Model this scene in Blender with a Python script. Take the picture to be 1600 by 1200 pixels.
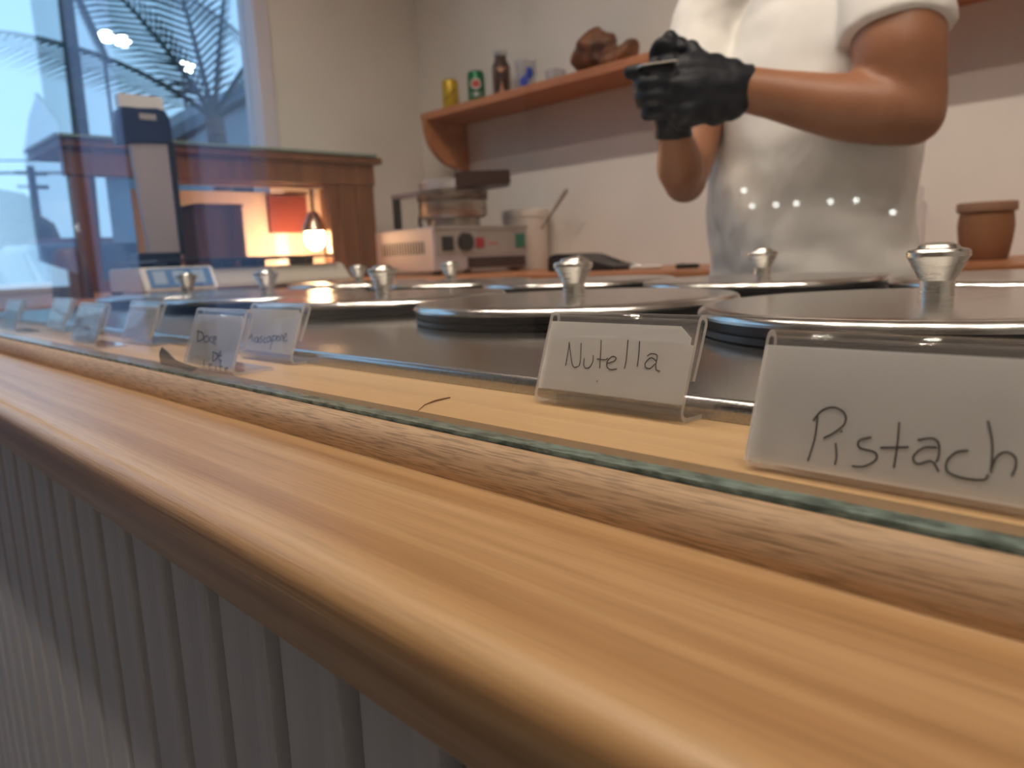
import bpy, bmesh, math, random
from mathutils import Vector, Matrix
random.seed(7)
S = bpy.context.scene
for o in list(bpy.data.objects): bpy.data.objects.remove(o)
COL = S.collection
H = 0.98                                    # height of the lens above the floor; positions below are written relative to the lens
# ------------------------------------------------------------------ camera
F = 1200.0; CX, CY = 800.0, 600.0           # focal length and centre in pixels of the 1600x1200 photograph
vX = Vector((-1150.0, -148.0, F)).normalized()          # the counter's direction as seen by the lens
vD = Vector((320.0, 7243.2432, F)).normalized()         # straight down as seen by the lens
RX = -vX; RZ = -vD; RY = RZ.cross(RX)
M3 = Matrix((RX, RY, RZ))                               # lens axes (right, down, forward) to world
cam_d = bpy.data.cameras.new('camera'); cam = bpy.data.objects.new('camera', cam_d); COL.objects.link(cam)
right = M3 @ Vector((1, 0, 0)); up = M3 @ Vector((0, -1, 0)); back = M3 @ Vector((0, 0, -1))
mw = Matrix((right, up, back)).transposed().to_4x4(); mw.translation = (0, 0, H)
cam.matrix_world = mw
cam_d.sensor_width = 36; cam_d.lens = 27.0; cam_d.clip_start = 0.01; cam_d.clip_end = 500
cam_d.dof.use_dof = True; cam_d.dof.focus_distance = 0.275; cam_d.dof.aperture_fstop = 14.5
S.camera = cam
S.view_settings.view_transform = 'Standard'; S.view_settings.look = 'None'
S.view_settings.gamma = 1.0; S.view_settings.use_curve_mapping = False
S.view_settings.exposure = 0.0
# ------------------------------------------------------------------ sky at dusk
wd = bpy.data.worlds.new('dusk_sky'); S.world = wd; wd.use_nodes = True
wn = wd.node_tree.nodes; wl = wd.node_tree.links; wn.clear()
tc = wn.new('ShaderNodeTexCoord'); sx = wn.new('ShaderNodeSeparateXYZ'); wl.new(tc.outputs['Generated'], sx.inputs[0])
rp = wn.new('ShaderNodeValToRGB'); wl.new(sx.outputs['Z'], rp.inputs[0])
rp.color_ramp.elements[0].position = 0.0; rp.color_ramp.elements[0].color = (0.40, 0.68, 0.98, 1)
rp.color_ramp.elements[1].position = 0.7; rp.color_ramp.elements[1].color = (0.24, 0.50, 0.86, 1)
bg = wn.new('ShaderNodeBackground'); bg.inputs[1].default_value = 1.5; wl.new(rp.outputs[0], bg.inputs[0])
wo = wn.new('ShaderNodeOutputWorld'); wl.new(bg.outputs[0], wo.inputs[0])
SPOT_W = (6.4, 5.2)                         # each spotlight: over the lids, over the customer
SPOT_COL = (1.0, 0.855, 0.72)

# ------------------------------------------------------------------ pixels to places
def ray(px, py): return M3 @ Vector((px - CX, py - CY, F))
def on(px, py, ax, v):
    r = ray(px, py); return r * (v / r[ax])
def cp(px, py, d): return ray(px, py) * (d / F)                       # a point at distance d along the view axis
YG = 0.163                                                            # glass screen (staff side face)
def mir(px, py, X):                                                   # where the thing mirrored in the glass really stands
    p = on(px, py, 0, X); return Vector((p.x, 2 * YG - p.y, p.z))
def pl(px, py, p0, n):                                                # pixel onto a plane
    r = ray(px, py); return r * (p0.dot(n) / r.dot(n))

# ------------------------------------------------------------------ materials
def mat(name, col, rough=0.5, metal=0.0, spec=0.5, trans=0.0, ior=1.45, emit=None, estr=0, alpha=1, coat=0):
    m = bpy.data.materials.new(name); m.use_nodes = True
    b = m.node_tree.nodes['Principled BSDF']
    b.inputs['Base Color'].default_value = (*col, 1); b.inputs['Roughness'].default_value = rough
    b.inputs['Metallic'].default_value = metal; b.inputs['Specular IOR Level'].default_value = spec
    b.inputs['Transmission Weight'].default_value = trans; b.inputs['IOR'].default_value = ior
    b.inputs['Alpha'].default_value = alpha; b.inputs['Coat Weight'].default_value = coat
    if emit: b.inputs['Emission Color'].default_value = (*emit, 1); b.inputs['Emission Strength'].default_value = estr
    return m
def nodes(m): return m.node_tree.nodes, m.node_tree.links, m.node_tree.nodes['Principled BSDF']
def noisy(m, c1, c2, scale=(1, 1, 1), nscale=20, detail=6, bump=0.0, rough=None, lo=0.35, hi=0.65, dist=0.0, bdist=0.001):
    n, l, b = nodes(m)
    t = n.new('ShaderNodeTexCoord'); mp = n.new('ShaderNodeMapping'); mp.inputs['Scale'].default_value = scale
    l.new(t.outputs['Object'], mp.inputs[0])
    nz = n.new('ShaderNodeTexNoise'); nz.inputs['Scale'].default_value = nscale; nz.inputs['Detail'].default_value = detail
    nz.inputs['Distortion'].default_value = dist
    l.new(mp.outputs[0], nz.inputs[0])
    r = n.new('ShaderNodeValToRGB'); l.new(nz.outputs[0], r.inputs[0])
    r.color_ramp.elements[0].position = lo; r.color_ramp.elements[0].color = (*c1, 1)
    r.color_ramp.elements[1].position = hi; r.color_ramp.elements[1].color = (*c2, 1)
    l.new(r.outputs[0], b.inputs['Base Color'])
    if bump:
        bp = n.new('ShaderNodeBump'); bp.inputs['Strength'].default_value = bump; bp.inputs['Distance'].default_value = bdist
        l.new(nz.outputs[0], bp.inputs['Height']); l.new(bp.outputs[0], b.inputs['Normal'])
    if rough:
        mr = n.new('ShaderNodeMapRange'); mr.inputs[3].default_value = rough[0]; mr.inputs[4].default_value = rough[1]
        l.new(nz.outputs[0], mr.inputs[0]); l.new(mr.outputs[0], b.inputs['Roughness'])
    return m
def wood(name, c1, c2, c3, grain=(1.2, 26, 26), rough=0.35, fleck=0.0, coat=0.0):
    m = mat(name, c1, rough, coat=coat); n, l, b = nodes(m)
    t = n.new('ShaderNodeTexCoord')
    mp = n.new('ShaderNodeMapping'); mp.inputs['Scale'].default_value = grain; l.new(t.outputs['Object'], mp.inputs[0])
    nz = n.new('ShaderNodeTexNoise'); nz.inputs['Scale'].default_value = 2.2; nz.inputs['Detail'].default_value = 5; nz.inputs['Distortion'].default_value = 0.6
    l.new(mp.outputs[0], nz.inputs[0])
    r = n.new('ShaderNodeValToRGB'); l.new(nz.outputs[0], r.inputs[0])
    e = r.color_ramp.elements; e[0].position = 0.3; e[0].color = (*c1, 1); e[1].position = 0.72; e[1].color = (*c3, 1)
    k = e.new(0.52); k.color = (*c2, 1)
    mp2 = n.new('ShaderNodeMapping'); mp2.inputs['Scale'].default_value = (grain[0] * 12, grain[1] * 9, grain[2] * 9); l.new(t.outputs['Object'], mp2.inputs[0])
    n2 = n.new('ShaderNodeTexNoise'); n2.inputs['Scale'].default_value = 3.0; n2.inputs['Detail'].default_value = 3; l.new(mp2.outputs[0], n2.inputs[0])
    r2 = n.new('ShaderNodeValToRGB'); l.new(n2.outputs[0], r2.inputs[0])
    r2.color_ramp.elements[0].position = 0.36; r2.color_ramp.elements[0].color = (1 - fleck, 1 - fleck, 1 - fleck, 1)
    r2.color_ramp.elements[1].position = 0.52; r2.color_ramp.elements[1].color = (1, 1, 1, 1)
    mx = n.new('ShaderNodeMix'); mx.data_type = 'RGBA'; mx.blend_type = 'MULTIPLY'; mx.inputs['Factor'].default_value = 1.0
    l.new(r.outputs[0], mx.inputs['A']); l.new(r2.outputs[0], mx.inputs['B']); l.new(mx.outputs['Result'], b.inputs['Base Color'])
    bp = n.new('ShaderNodeBump'); bp.inputs['Strength'].default_value = 0.15 + fleck * 0.5; bp.inputs['Distance'].default_value = 0.0006
    l.new(n2.outputs[0], bp.inputs['Height']); l.new(bp.outputs[0], b.inputs['Normal'])
    return m
def clear(name, tint=(1, 1, 1), f0=0.04, haze=0.0, hazecol=(0.9, 0.9, 0.9)):
    # clear sheet: see-through with a Fresnel mirror on each face, the same from both sides
    m = bpy.data.materials.new(name); m.use_nodes = True; n = m.node_tree.nodes; l = m.node_tree.links; n.clear()
    g = n.new('ShaderNodeNewGeometry'); d = n.new('ShaderNodeVectorMath'); d.operation = 'DOT_PRODUCT'
    l.new(g.outputs['Normal'], d.inputs[0]); l.new(g.outputs['Incoming'], d.inputs[1])
    a = n.new('ShaderNodeMath'); a.operation = 'ABSOLUTE'; l.new(d.outputs['Value'], a.inputs[0])
    s = n.new('ShaderNodeMath'); s.operation = 'SUBTRACT'; s.inputs[0].default_value = 1; l.new(a.outputs[0], s.inputs[1])
    p = n.new('ShaderNodeMath'); p.operation = 'POWER'; p.inputs[1].default_value = 5; l.new(s.outputs[0], p.inputs[0])
    q = n.new('ShaderNodeMath'); q.operation = 'MULTIPLY_ADD'; q.inputs[1].default_value = 1 - f0; q.inputs[2].default_value = f0; l.new(p.outputs[0], q.inputs[0])
    tr = n.new('ShaderNodeBsdfTransparent'); tr.inputs[0].default_value = (*tint, 1)
    gl = n.new('ShaderNodeBsdfGlossy'); gl.inputs['Roughness'].default_value = 0.0; gl.inputs[0].default_value = (1, 1, 1, 1)
    base = tr.outputs[0]
    if haze:
        df = n.new('ShaderNodeBsdfDiffuse'); df.inputs[0].default_value = (*hazecol, 1)
        tl = n.new('ShaderNodeBsdfTranslucent'); tl.inputs[0].default_value = (*hazecol, 1)
        h2 = n.new('ShaderNodeMixShader'); h2.inputs[0].default_value = 0.5; l.new(df.outputs[0], h2.inputs[1]); l.new(tl.outputs[0], h2.inputs[2])
        hm = n.new('ShaderNodeMixShader'); hm.inputs[0].default_value = haze; l.new(tr.outputs[0], hm.inputs[1]); l.new(h2.outputs[0], hm.inputs[2]); base = hm.outputs[0]
    mx = n.new('ShaderNodeMixShader'); l.new(q.outputs[0], mx.inputs[0]); l.new(base, mx.inputs[1]); l.new(gl.outputs[0], mx.inputs[2])
    o = n.new('ShaderNodeOutputMaterial'); l.new(mx.outputs[0], o.inputs[0]); return m

M = {}
M['plank'] = wood('honey_plank', (0.40, 0.21, 0.085), (0.56, 0.335, 0.155), (0.66, 0.44, 0.235), (0.8, 42, 42), 0.33, 0.12)
M['ledge'] = wood('pale_ledge', (0.50, 0.315, 0.15), (0.57, 0.37, 0.185), (0.63, 0.43, 0.235), (1.0, 26, 26), 0.4, 0.04)
M['bead'] = wood('oak_bead', (0.52, 0.335, 0.19), (0.64, 0.44, 0.265), (0.74, 0.54, 0.35), (2.0, 60, 60), 0.5, 0.42)
M['red_wood'] = wood('reddish_wood', (0.36, 0.13, 0.05), (0.46, 0.18, 0.075), (0.54, 0.23, 0.10), (1.5, 20, 20), 0.4, 0.1)
M['case_wood'] = wood('case_wood', (0.14, 0.055, 0.02), (0.20, 0.08, 0.03), (0.25, 0.11, 0.042), (14, 14, 1.2), 0.45, 0.15)
M['dark_wood'] = wood('dark_wood', (0.05, 0.022, 0.010), (0.10, 0.045, 0.02), (0.15, 0.07, 0.03), (20, 20, 1.5), 0.5, 0.1)
M['steel'] = noisy(mat('polished_steel', (0.55, 0.53, 0.50), 0.16, 1.0), (0.70, 0.68, 0.65), (0.80, 0.78, 0.75), (1, 1, 1), 60, 4, 0.02, (0.15, 0.27))
M['plate'] = noisy(mat('brushed_plate', (0.42, 0.41, 0.40), 0.3, 1.0), (0.48, 0.465, 0.45), (0.60, 0.58, 0.56), (1, 1, 1), 900, 2, 0.03, (0.16, 0.27), bdist=0.0002)
M['satin'] = noisy(mat('satin_steel', (0.62, 0.58, 0.50), 0.28, 1.0), (0.56, 0.54, 0.50), (0.64, 0.62, 0.58), (1, 1, 8), 40, 3, 0.02, (0.22, 0.34))
M['worn_steel'] = noisy(mat('worn_steel', (0.4, 0.37, 0.33), 0.4, 1.0), (0.26, 0.23, 0.20), (0.46, 0.42, 0.37), (1, 1, 3), 16, 4, 0.05, (0.34, 0.5))
M['scorched'] = noisy(mat('scorched_iron', (0.12, 0.09, 0.07), 0.5, 0.6), (0.08, 0.055, 0.04), (0.22, 0.18, 0.15), (1, 1, 3), 20, 4)
M['rubber'] = mat('black_rubber', (0.008, 0.008, 0.010), 0.35)
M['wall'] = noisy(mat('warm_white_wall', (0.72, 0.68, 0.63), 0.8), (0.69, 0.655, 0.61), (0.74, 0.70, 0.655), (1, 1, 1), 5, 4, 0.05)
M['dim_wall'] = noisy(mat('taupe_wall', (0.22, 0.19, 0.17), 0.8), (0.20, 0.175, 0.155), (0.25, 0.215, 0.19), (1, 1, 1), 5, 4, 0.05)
M['ceil'] = mat('ceiling_white', (0.78, 0.76, 0.73), 0.9)
M['floor'] = noisy(mat('floor_grey', (0.3, 0.29, 0.28), 0.5), (0.10, 0.10, 0.10), (0.16, 0.155, 0.15), (1, 1, 1), 6, 5)
M['white'] = noisy(mat('white_paint', (0.78, 0.77, 0.77), 0.55), (0.58, 0.59, 0.63), (0.64, 0.65, 0.69), (20, 20, 1), 8, 3, 0.05)
M['groove'] = mat('beige_backing', (0.60, 0.52, 0.46), 0.7)
M['glass'] = clear('clear_glass', (0.985, 0.995, 0.99))
M['glass_edge'] = noisy(mat('green_glass_edge', (0.24, 0.36, 0.33), 0.25), (0.09, 0.15, 0.145), (0.30, 0.42, 0.39), (1, 3, 3), 160, 4, lo=0.38, hi=0.62)
M['acrylic'] = clear('clear_acrylic', (0.985, 0.985, 0.985), 0.05, 0.05)
M['acryl_edge'] = clear('acrylic_cut_edge', (0.95, 0.94, 0.92), 0.06, 0.45, (0.95, 0.92, 0.88))
M['paper'] = noisy(mat('white_paper', (0.8, 0.79, 0.78), 0.8), (0.84, 0.83, 0.83), (0.88, 0.875, 0.87), (1, 1, 1), 60, 3, 0.1)
M['ink'] = mat('brown_black_ink', (0.035, 0.022, 0.02), 0.7)
M['skin'] = noisy(mat('tanned_skin', (0.40, 0.19, 0.105), 0.45), (0.27, 0.112, 0.055), (0.33, 0.145, 0.075), (1, 1, 1), 14, 5, 0.08)
nodes(M['skin'])[2].inputs['Subsurface Weight'].default_value = 0.12; nodes(M['skin'])[2].inputs['Subsurface Radius'].default_value = (0.02, 0.008, 0.004)
M['shirt'] = noisy(mat('white_cotton', (0.78, 0.75, 0.71), 0.9), (0.75, 0.725, 0.69), (0.80, 0.775, 0.74), (1, 1, 1), 30, 4, 0.1)
M['glove'] = noisy(mat('black_nitrile', (0.006, 0.008, 0.013), 0.5, spec=0.3), (0.005, 0.007, 0.012), (0.009, 0.012, 0.019), (1, 1, 1), 60, 4, 0.25, bdist=0.002)
M['trouser'] = mat('dark_trousers', (0.03, 0.03, 0.035), 0.8)
M['hair'] = mat('dark_hair', (0.02, 0.013, 0.01), 0.6)
M['shoe'] = mat('black_shoe', (0.015, 0.015, 0.015), 0.5)
M['eye'] = mat('eye_white', (0.8, 0.8, 0.78), 0.3); M['lip'] = mat('lip', (0.35, 0.12, 0.09), 0.5)
M['black'] = mat('black_plastic', (0.012, 0.012, 0.014), 0.35)
M['navy'] = mat('navy_plastic', (0.018, 0.024, 0.06), 0.3)
M['grey_metal'] = noisy(mat('grey_painted_metal', (0.36, 0.33, 0.31), 0.4, 0.3), (0.34, 0.31, 0.29), (0.40, 0.37, 0.345), (1, 1, 1), 12, 3)
M['light_metal'] = mat('light_metal', (0.55, 0.52, 0.52), 0.35, 0.6)
M['scale_body'] = mat('scale_grey_plastic', (0.42, 0.39, 0.34), 0.45)
M['scale_white'] = mat('scale_white_plastic', (0.72, 0.72, 0.72), 0.4)
M['blue_key'] = mat('blue_keypad', (0.10, 0.22, 0.46), 0.3); M['pale_key'] = mat('pale_blue_key', (0.32, 0.44, 0.62), 0.3)
M['brown_handle'] = mat('dark_brown_bakelite', (0.035, 0.012, 0.010), 0.4)
M['red_switch'] = mat('red_switch', (0.35, 0.02, 0.03), 0.3); M['green_switch'] = mat('green_switch', (0.01, 0.16, 0.10), 0.3)
M['red_print'] = mat('red_print', (0.5, 0.08, 0.06), 0.5); M['white_print'] = mat('white_print', (0.8, 0.8, 0.8), 0.5)
M['tub'] = mat('white_tub_plastic', (0.70, 0.64, 0.58), 0.45)
M['yellow_can'] = mat('yellow_can', (0.55, 0.36, 0.015), 0.3, 0.3); M['green_can'] = mat('green_can', (0.0, 0.14, 0.05), 0.3, 0.3)
M['can_rim'] = mat('can_rim', (0.6, 0.6, 0.58), 0.3, 1.0)
M['bottle'] = mat('brown_bottle', (0.05, 0.025, 0.02), 0.12); M['label_peach'] = mat('peach_label', (0.48, 0.24, 0.14), 0.6)
M['blue_print'] = mat('blue_print', (0.02, 0.06, 0.40), 0.4)
M['cup'] = clear('clear_cup', (0.90, 0.90, 0.91), 0.06, 0.32, (0.7, 0.7, 0.75))
M['bottle_clear'] = clear('translucent_plastic', (0.95, 0.95, 0.96), 0.05, 0.22)
M['wrap'] = noisy(mat('brown_wrapping', (0.2, 0.08, 0.04), 0.5), (0.05, 0.018, 0.010), (0.25, 0.10, 0.045), (1, 1, 1), 18, 4, 0.3)
M['pot'] = noisy(mat('terracotta', (0.34, 0.15, 0.06), 0.6), (0.21, 0.088, 0.034), (0.26, 0.115, 0.048), (1, 1, 1), 8, 4); M['pot_lid'] = mat('pale_clay', (0.30, 0.18, 0.115), 0.6)
M['bulb'] = mat('bulb_glow', (1, 0.8, 0.5), 0.5, emit=(1.0, 0.62, 0.30), estr=90)
M['spot_glow'] = mat('spot_glow', (1, 0.9, 0.7), 0.5, emit=(1.0, 0.82, 0.6), estr=60)
M['street_glow'] = mat('street_lamp_glow', (1, 1, 1), 0.5, emit=(0.95, 1.0, 0.95), estr=14)
M['tail_glow'] = mat('tail_lamp_glow', (1, 0.1, 0.05), 0.5, emit=(1, 0.06, 0.03), estr=4)
M['frame_white'] = mat('white_frame', (0.62, 0.60, 0.68), 0.5)
M['asphalt'] = noisy(mat('asphalt', (0.07, 0.07, 0.075), 0.9), (0.05, 0.05, 0.055), (0.10, 0.10, 0.105), (1, 1, 1), 3, 6)
M['palm'] = mat('palm_leaf', (0.035, 0.065, 0.045), 0.5); M['trunk'] = noisy(mat('palm_trunk', (0.12, 0.09, 0.07), 0.9), (0.08, 0.06, 0.05), (0.16, 0.12, 0.09), (1, 1, 6), 6, 4)
M['house'] = mat('grey_house_wall', (0.30, 0.34, 0.38), 0.8); M['roof'] = mat('slate_roof', (0.10, 0.13, 0.16), 0.7)
M['red_roof'] = mat('dark_red_roof', (0.13, 0.03, 0.03), 0.7); M['car_blue'] = mat('car_paint_blue', (0.03, 0.05, 0.09), 0.25, coat=1)
M['car_grey'] = mat('car_paint_grey', (0.09, 0.08, 0.09), 0.25, coat=1); M['car_glass'] = mat('car_window', (0.02, 0.03, 0.04), 0.08)
M['flag'] = mat('pale_flag_cloth', (0.50, 0.48, 0.62), 0.8); M['pole'] = mat('utility_pole', (0.05, 0.05, 0.055), 0.8); M['foliage'] = mat('tree_foliage', (0.02, 0.045, 0.03), 0.9)
M['tape'] = mat('grey_tape', (0.30, 0.27, 0.23), 0.7); M['silicone'] = clear('silicone', (0.80, 0.76, 0.72), 0.03, 0.30, (0.5, 0.44, 0.38)); M['fibre'] = mat('brown_fibre', (0.16, 0.07, 0.03), 0.7)
M['inner'] = mat('case_lining', (0.62, 0.50, 0.44), 0.6); M['shade_metal'] = mat('lamp_metal', (0.5, 0.4, 0.34), 0.25, 1.0); M['blade'] = mat('spatula_steel', (0.7, 0.66, 0.62), 0.3, 0.7)
M['red_cloth'] = mat('dark_red_panel', (0.20, 0.03, 0.02), 0.7); M['lilac_metal'] = mat('satin_aluminium', (0.52, 0.48, 0.52), 0.38, 0.55)

# ------------------------------------------------------------------ object helpers
def empty(name, loc, label=None, cat=None, group=None):
    o = bpy.data.objects.new(name, None); COL.objects.link(o); o.location = (loc[0], loc[1], loc[2] + H); o.empty_display_size = 0.02
    if label: tag(o, label, cat, group)
    return o
def tag(o, label, cat, group=None, kind=None):
    if label: o['label'] = label
    if cat: o['category'] = cat
    if group: o['group'] = group
    if kind: o['kind'] = kind
    return o
def root_of(o):
    while o.parent: o = o.parent
    return o
def obj(name, bm, mats, parent=None, smooth=False, loc=None, angle=40):
    """bmesh in lens-relative coordinates -> one object; a part keeps its thing's origin"""
    me = bpy.data.meshes.new(name)
    if parent is not None: org = root_of(parent).location.copy() - Vector((0, 0, H))
    elif loc is not None: org = Vector(loc)
    else:
        vs = [v.co for v in bm.verts]
        org = Vector(((min(v.x for v in vs) + max(v.x for v in vs)) / 2, (min(v.y for v in vs) + max(v.y for v in vs)) / 2, min(v.z for v in vs)))
    bmesh.ops.translate(bm, verts=bm.verts, vec=-org)
    bmesh.ops.recalc_face_normals(bm, faces=bm.faces)
    bm.to_mesh(me); bm.free()
    if not isinstance(mats, (list, tuple)): mats = [mats]
    for m in mats: me.materials.append(M[m])
    o = bpy.data.objects.new(name, me); COL.objects.link(o)
    if parent is not None: o.parent = parent
    else: o.location = org + Vector((0, 0, H))
    if smooth:
        for p in me.polygons: p.use_smooth = True
        me.set_sharp_from_angle(angle=math.radians(angle))
    return o
def struct(name, bm, m, label=None, cat=None, smooth=False):
    o = obj(name, bm, m, smooth=smooth); o['kind'] = 'structure'
    tag(o, label, cat); return o
def B(): return bmesh.new()
def box(bm, x0, x1, y0, y1, z0, z1, bev=0, mi=0):
    r = bmesh.ops.create_cube(bm, size=1)['verts']
    for v in r: v.co = Vector((x0 + (v.co.x + .5) * (x1 - x0), y0 + (v.co.y + .5) * (y1 - y0), z0 + (v.co.z + .5) * (z1 - z0)))
    fs = set(f for v in r for f in v.link_faces)
    for f in fs: f.material_index = mi
    if bev: bmesh.ops.bevel(bm, geom=list(set(e for f in fs for e in f.edges)), offset=bev, segments=2, affect='EDGES', profile=0.5)
    return bm
def lathe(bm, prof, c, seg=32, mi=0, axis=Vector((0, 0, 1))):
    c = Vector(c); q = Vector((0, 0, 1)).rotation_difference(axis); rings = []
    for r, z in prof:
        if r < 1e-6: rings.append([bm.verts.new(c + q @ Vector((0, 0, z)))])
        else: rings.append([bm.verts.new(c + q @ Vector((r * math.cos(2 * math.pi * i / seg), r * math.sin(2 * math.pi * i / seg), z))) for i in range(seg)])
    for a, b in zip(rings, rings[1:]):
        for i in range(seg):
            j = (i + 1) % seg
            if len(a) == 1 and len(b) == 1: continue
            if len(a) == 1: f = bm.faces.new((a[0], b[j], b[i]))
            elif len(b) == 1: f = bm.faces.new((a[i], a[j], b[0]))
            else: f = bm.faces.new((a[i], a[j], b[j], b[i]))
            f.material_index = mi
    return bm
def tube(bm, pts, rad, seg=8, caps=True, mi=0):
    pts = [Vector(p) for p in pts]; n = len(pts)
    rad = list(rad) if isinstance(rad, (list, tuple)) else [rad] * n
    prev = None; rings = []
    for i, p in enumerate(pts):
        t = (pts[min(i + 1, n - 1)] - pts[max(i - 1, 0)]).normalized()
        if prev is None:
            a = Vector((0, 0, 1)) if abs(t.z) < 0.9 else Vector((1, 0, 0)); u = t.cross(a).normalized()
        else:
            u = (prev - t * prev.dot(t)); u = u.normalized() if u.length > 1e-6 else t.orthogonal().normalized()
        prev = u; w = t.cross(u)
        rings.append([bm.verts.new(p + (u * math.cos(2 * math.pi * k / seg) + w * math.sin(2 * math.pi * k / seg)) * rad[i]) for k in range(seg)])
    for a, b in zip(rings, rings[1:]):
        for k in range(seg):
            f = bm.faces.new((a[k], a[(k + 1) % seg], b[(k + 1) % seg], b[k])); f.material_index = mi
    if caps:
        for r, p in ((rings[0], pts[0]), (rings[-1], pts[-1])):
            f = bm.faces.new(r); f.material_index = mi
    return bm
def prism(bm, poly, axis, a, b, mi=0):
    """2-D outline extruded along x, y or z from a to b"""
    def P(u, v, w): return Vector((w, u, v)) if axis == 'x' else Vector((u, w, v)) if axis == 'y' else Vector((u, v, w))
    A = [bm.verts.new(P(u, v, a)) for u, v in poly]; Bv = [bm.verts.new(P(u, v, b)) for u, v in poly]; n = len(poly)
    for f in ([bm.faces.new(A)] + [bm.faces.new(Bv[::-1])] + [bm.faces.new((A[i], A[(i + 1) % n], Bv[(i + 1) % n], Bv[i])) for i in range(n)]): f.material_index = mi
    return bm
def blob(bm, c, r, sub=2, mi=0):
    vs = bmesh.ops.create_icosphere(bm, subdivisions=sub, radius=1)['verts']
    for v in vs: v.co = Vector(c) + Vector((v.co.x * r[0], v.co.y * r[1], v.co.z * r[2]))
    return vs
def chain(bm, joints, seg=14):
    """tapered limb with round ends: joints = [(point, radius)...]"""
    P = [Vector(p) for p, r in joints]; R = [r for p, r in joints]
    pts, rad = [], []
    d0 = (P[0] - P[1]).normalized(); d1 = (P[-1] - P[-2]).normalized()
    for k in (0.95, 0.7, 0.35): pts.append(P[0] + d0 * R[0] * k); rad.append(R[0] * math.sqrt(1 - k * k))
    for i in range(len(P)):
        if i and len(P) > 2:
            for t in (0.33, 0.67):
                a = P[max(i - 2, 0)]; b = P[i - 1]; c = P[i]; d = P[min(i + 1, len(P) - 1)]
                pts.append(0.5 * ((2 * b) + (c - a) * t + (2 * a - 5 * b + 4 * c - d) * t * t + (3 * b - a - 3 * c + d) * t ** 3)); rad.append(R[i - 1] * (1 - t) + R[i] * t)
        pts.append(P[i]); rad.append(R[i])
    for k in (0.35, 0.7, 0.95): pts.append(P[-1] + d1 * R[-1] * k); rad.append(R[-1] * math.sqrt(1 - k * k))
    return tube(bm, pts, rad, seg)
def remesh(name, bm, m, parent, voxel, smooth=4, post=None):
    """weld overlapping volumes into one continuous skin"""
    me = bpy.data.meshes.new(name); bmesh.ops.recalc_face_normals(bm, faces=bm.faces); bm.to_mesh(me); bm.free()
    o = bpy.data.objects.new(name, me); COL.objects.link(o)
    r = o.modifiers.new('r', 'REMESH'); r.mode = 'VOXEL'; r.voxel_size = voxel
    s = o.modifiers.new('s', 'SMOOTH'); s.factor = 0.5; s.iterations = smooth
    dg = bpy.context.evaluated_depsgraph_get(); nm = bpy.data.meshes.new_from_object(o.evaluated_get(dg))
    bpy.data.objects.remove(o)
    b2 = bmesh.new(); b2.from_mesh(nm); bpy.data.meshes.remove(nm)
    if post: post(b2)
    return obj(name, b2, m, parent, smooth=True, angle=180)
def copy_tree(o, parent=None):
    c = o.copy(); COL.objects.link(c); c.parent = parent
    for ch in o.children: copy_tree(ch, c)
    return c

# ================================================================== SETTING
ZF = -H; ZB0 = -0.046
XE, XR, YB, YC, ZC = -2.62, 1.7, 2.02, -2.3, 2.15          # end wall, right wall, back wall, wall behind the customer, ceiling
struct('floor', box(B(), XE - .1, XR + .1, YC - .1, YB + .1, ZF - .06, ZF), 'floor')
struct('ceiling', box(B(), XE - .1, XR + .1, YC - .1, YB + .1, ZC, ZC + .06), 'ceil')
struct('wall_back', box(B(), XE - .12, XR + .1, YB, YB + .12, ZF, ZC), 'wall')
struct('wall_right', box(B(), XR, XR + .12, YC, YB, ZF, ZC), 'wall')
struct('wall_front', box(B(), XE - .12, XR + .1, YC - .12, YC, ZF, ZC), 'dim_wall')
# end wall: solid on the staff side, a tall opening to the street on the customer side
OY0, OY1 = 2 * YG - 1.37, 0.04                               # doorway on the customer side from .. to
WY0, WY1, WZ0, WZ1 = 0.20, 1.37, ZB0, 1.60                   # shop window on the staff side
w = B()
box(w, XE - .12, XE, WY1, YB, ZF, ZC); box(w, XE - .12, XE, OY1, WY0, ZF, ZC); box(w, XE - .12, XE, WY0, WY1, ZF, WZ0); box(w, XE - .12, XE, WY0, WY1, WZ1, ZC)
box(w, XE - .12, XE, YC, OY0, ZF, ZC); box(w, XE - .12, XE, OY0, OY1, WZ1, ZC)
struct('wall_end', w, 'wall')
w = B()
box(w, XE - .10, XE + .012, OY0, OY0 + .055, ZF, WZ1, .004); box(w, XE - .10, XE + .012, OY1 - .04, OY1, ZF, WZ1, .004); box(w, XE - .10, XE + .012, OY0, OY1, WZ1 - .05, WZ1, .004)
struct('door_1', w, 'frame_white')
w = B()
box(w, XE - .11, XE + .012, WY1 - .055, WY1, WZ0, WZ1, .004); box(w, XE - .11, XE + .012, WY0, WY0 + .04, WZ0, WZ1, .004)
box(w, XE - .11, XE + .012, WY0 + .04, WY1 - .055, WZ1 - .05, WZ1, .004); box(w, XE - .11, XE + .012, WY0 + .04, WY1 - .055, WZ0, WZ0 + .03, .004)
wf = struct('window_1', w, 'frame_white')
obj('pane', box(B(), XE - .065, XE - .059, WY0 + .04, WY1 - .055, WZ0 + .03, WZ1 - .05), 'glass', wf)

# ================================================================== COUNTER
YBD, ZPL, ZL, ZP = 0.1500, -0.0706, -0.0575, -0.0500          # bead front, plank top, ledge top, steel plate top
XL = -1.42; XRR = 0.75
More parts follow.
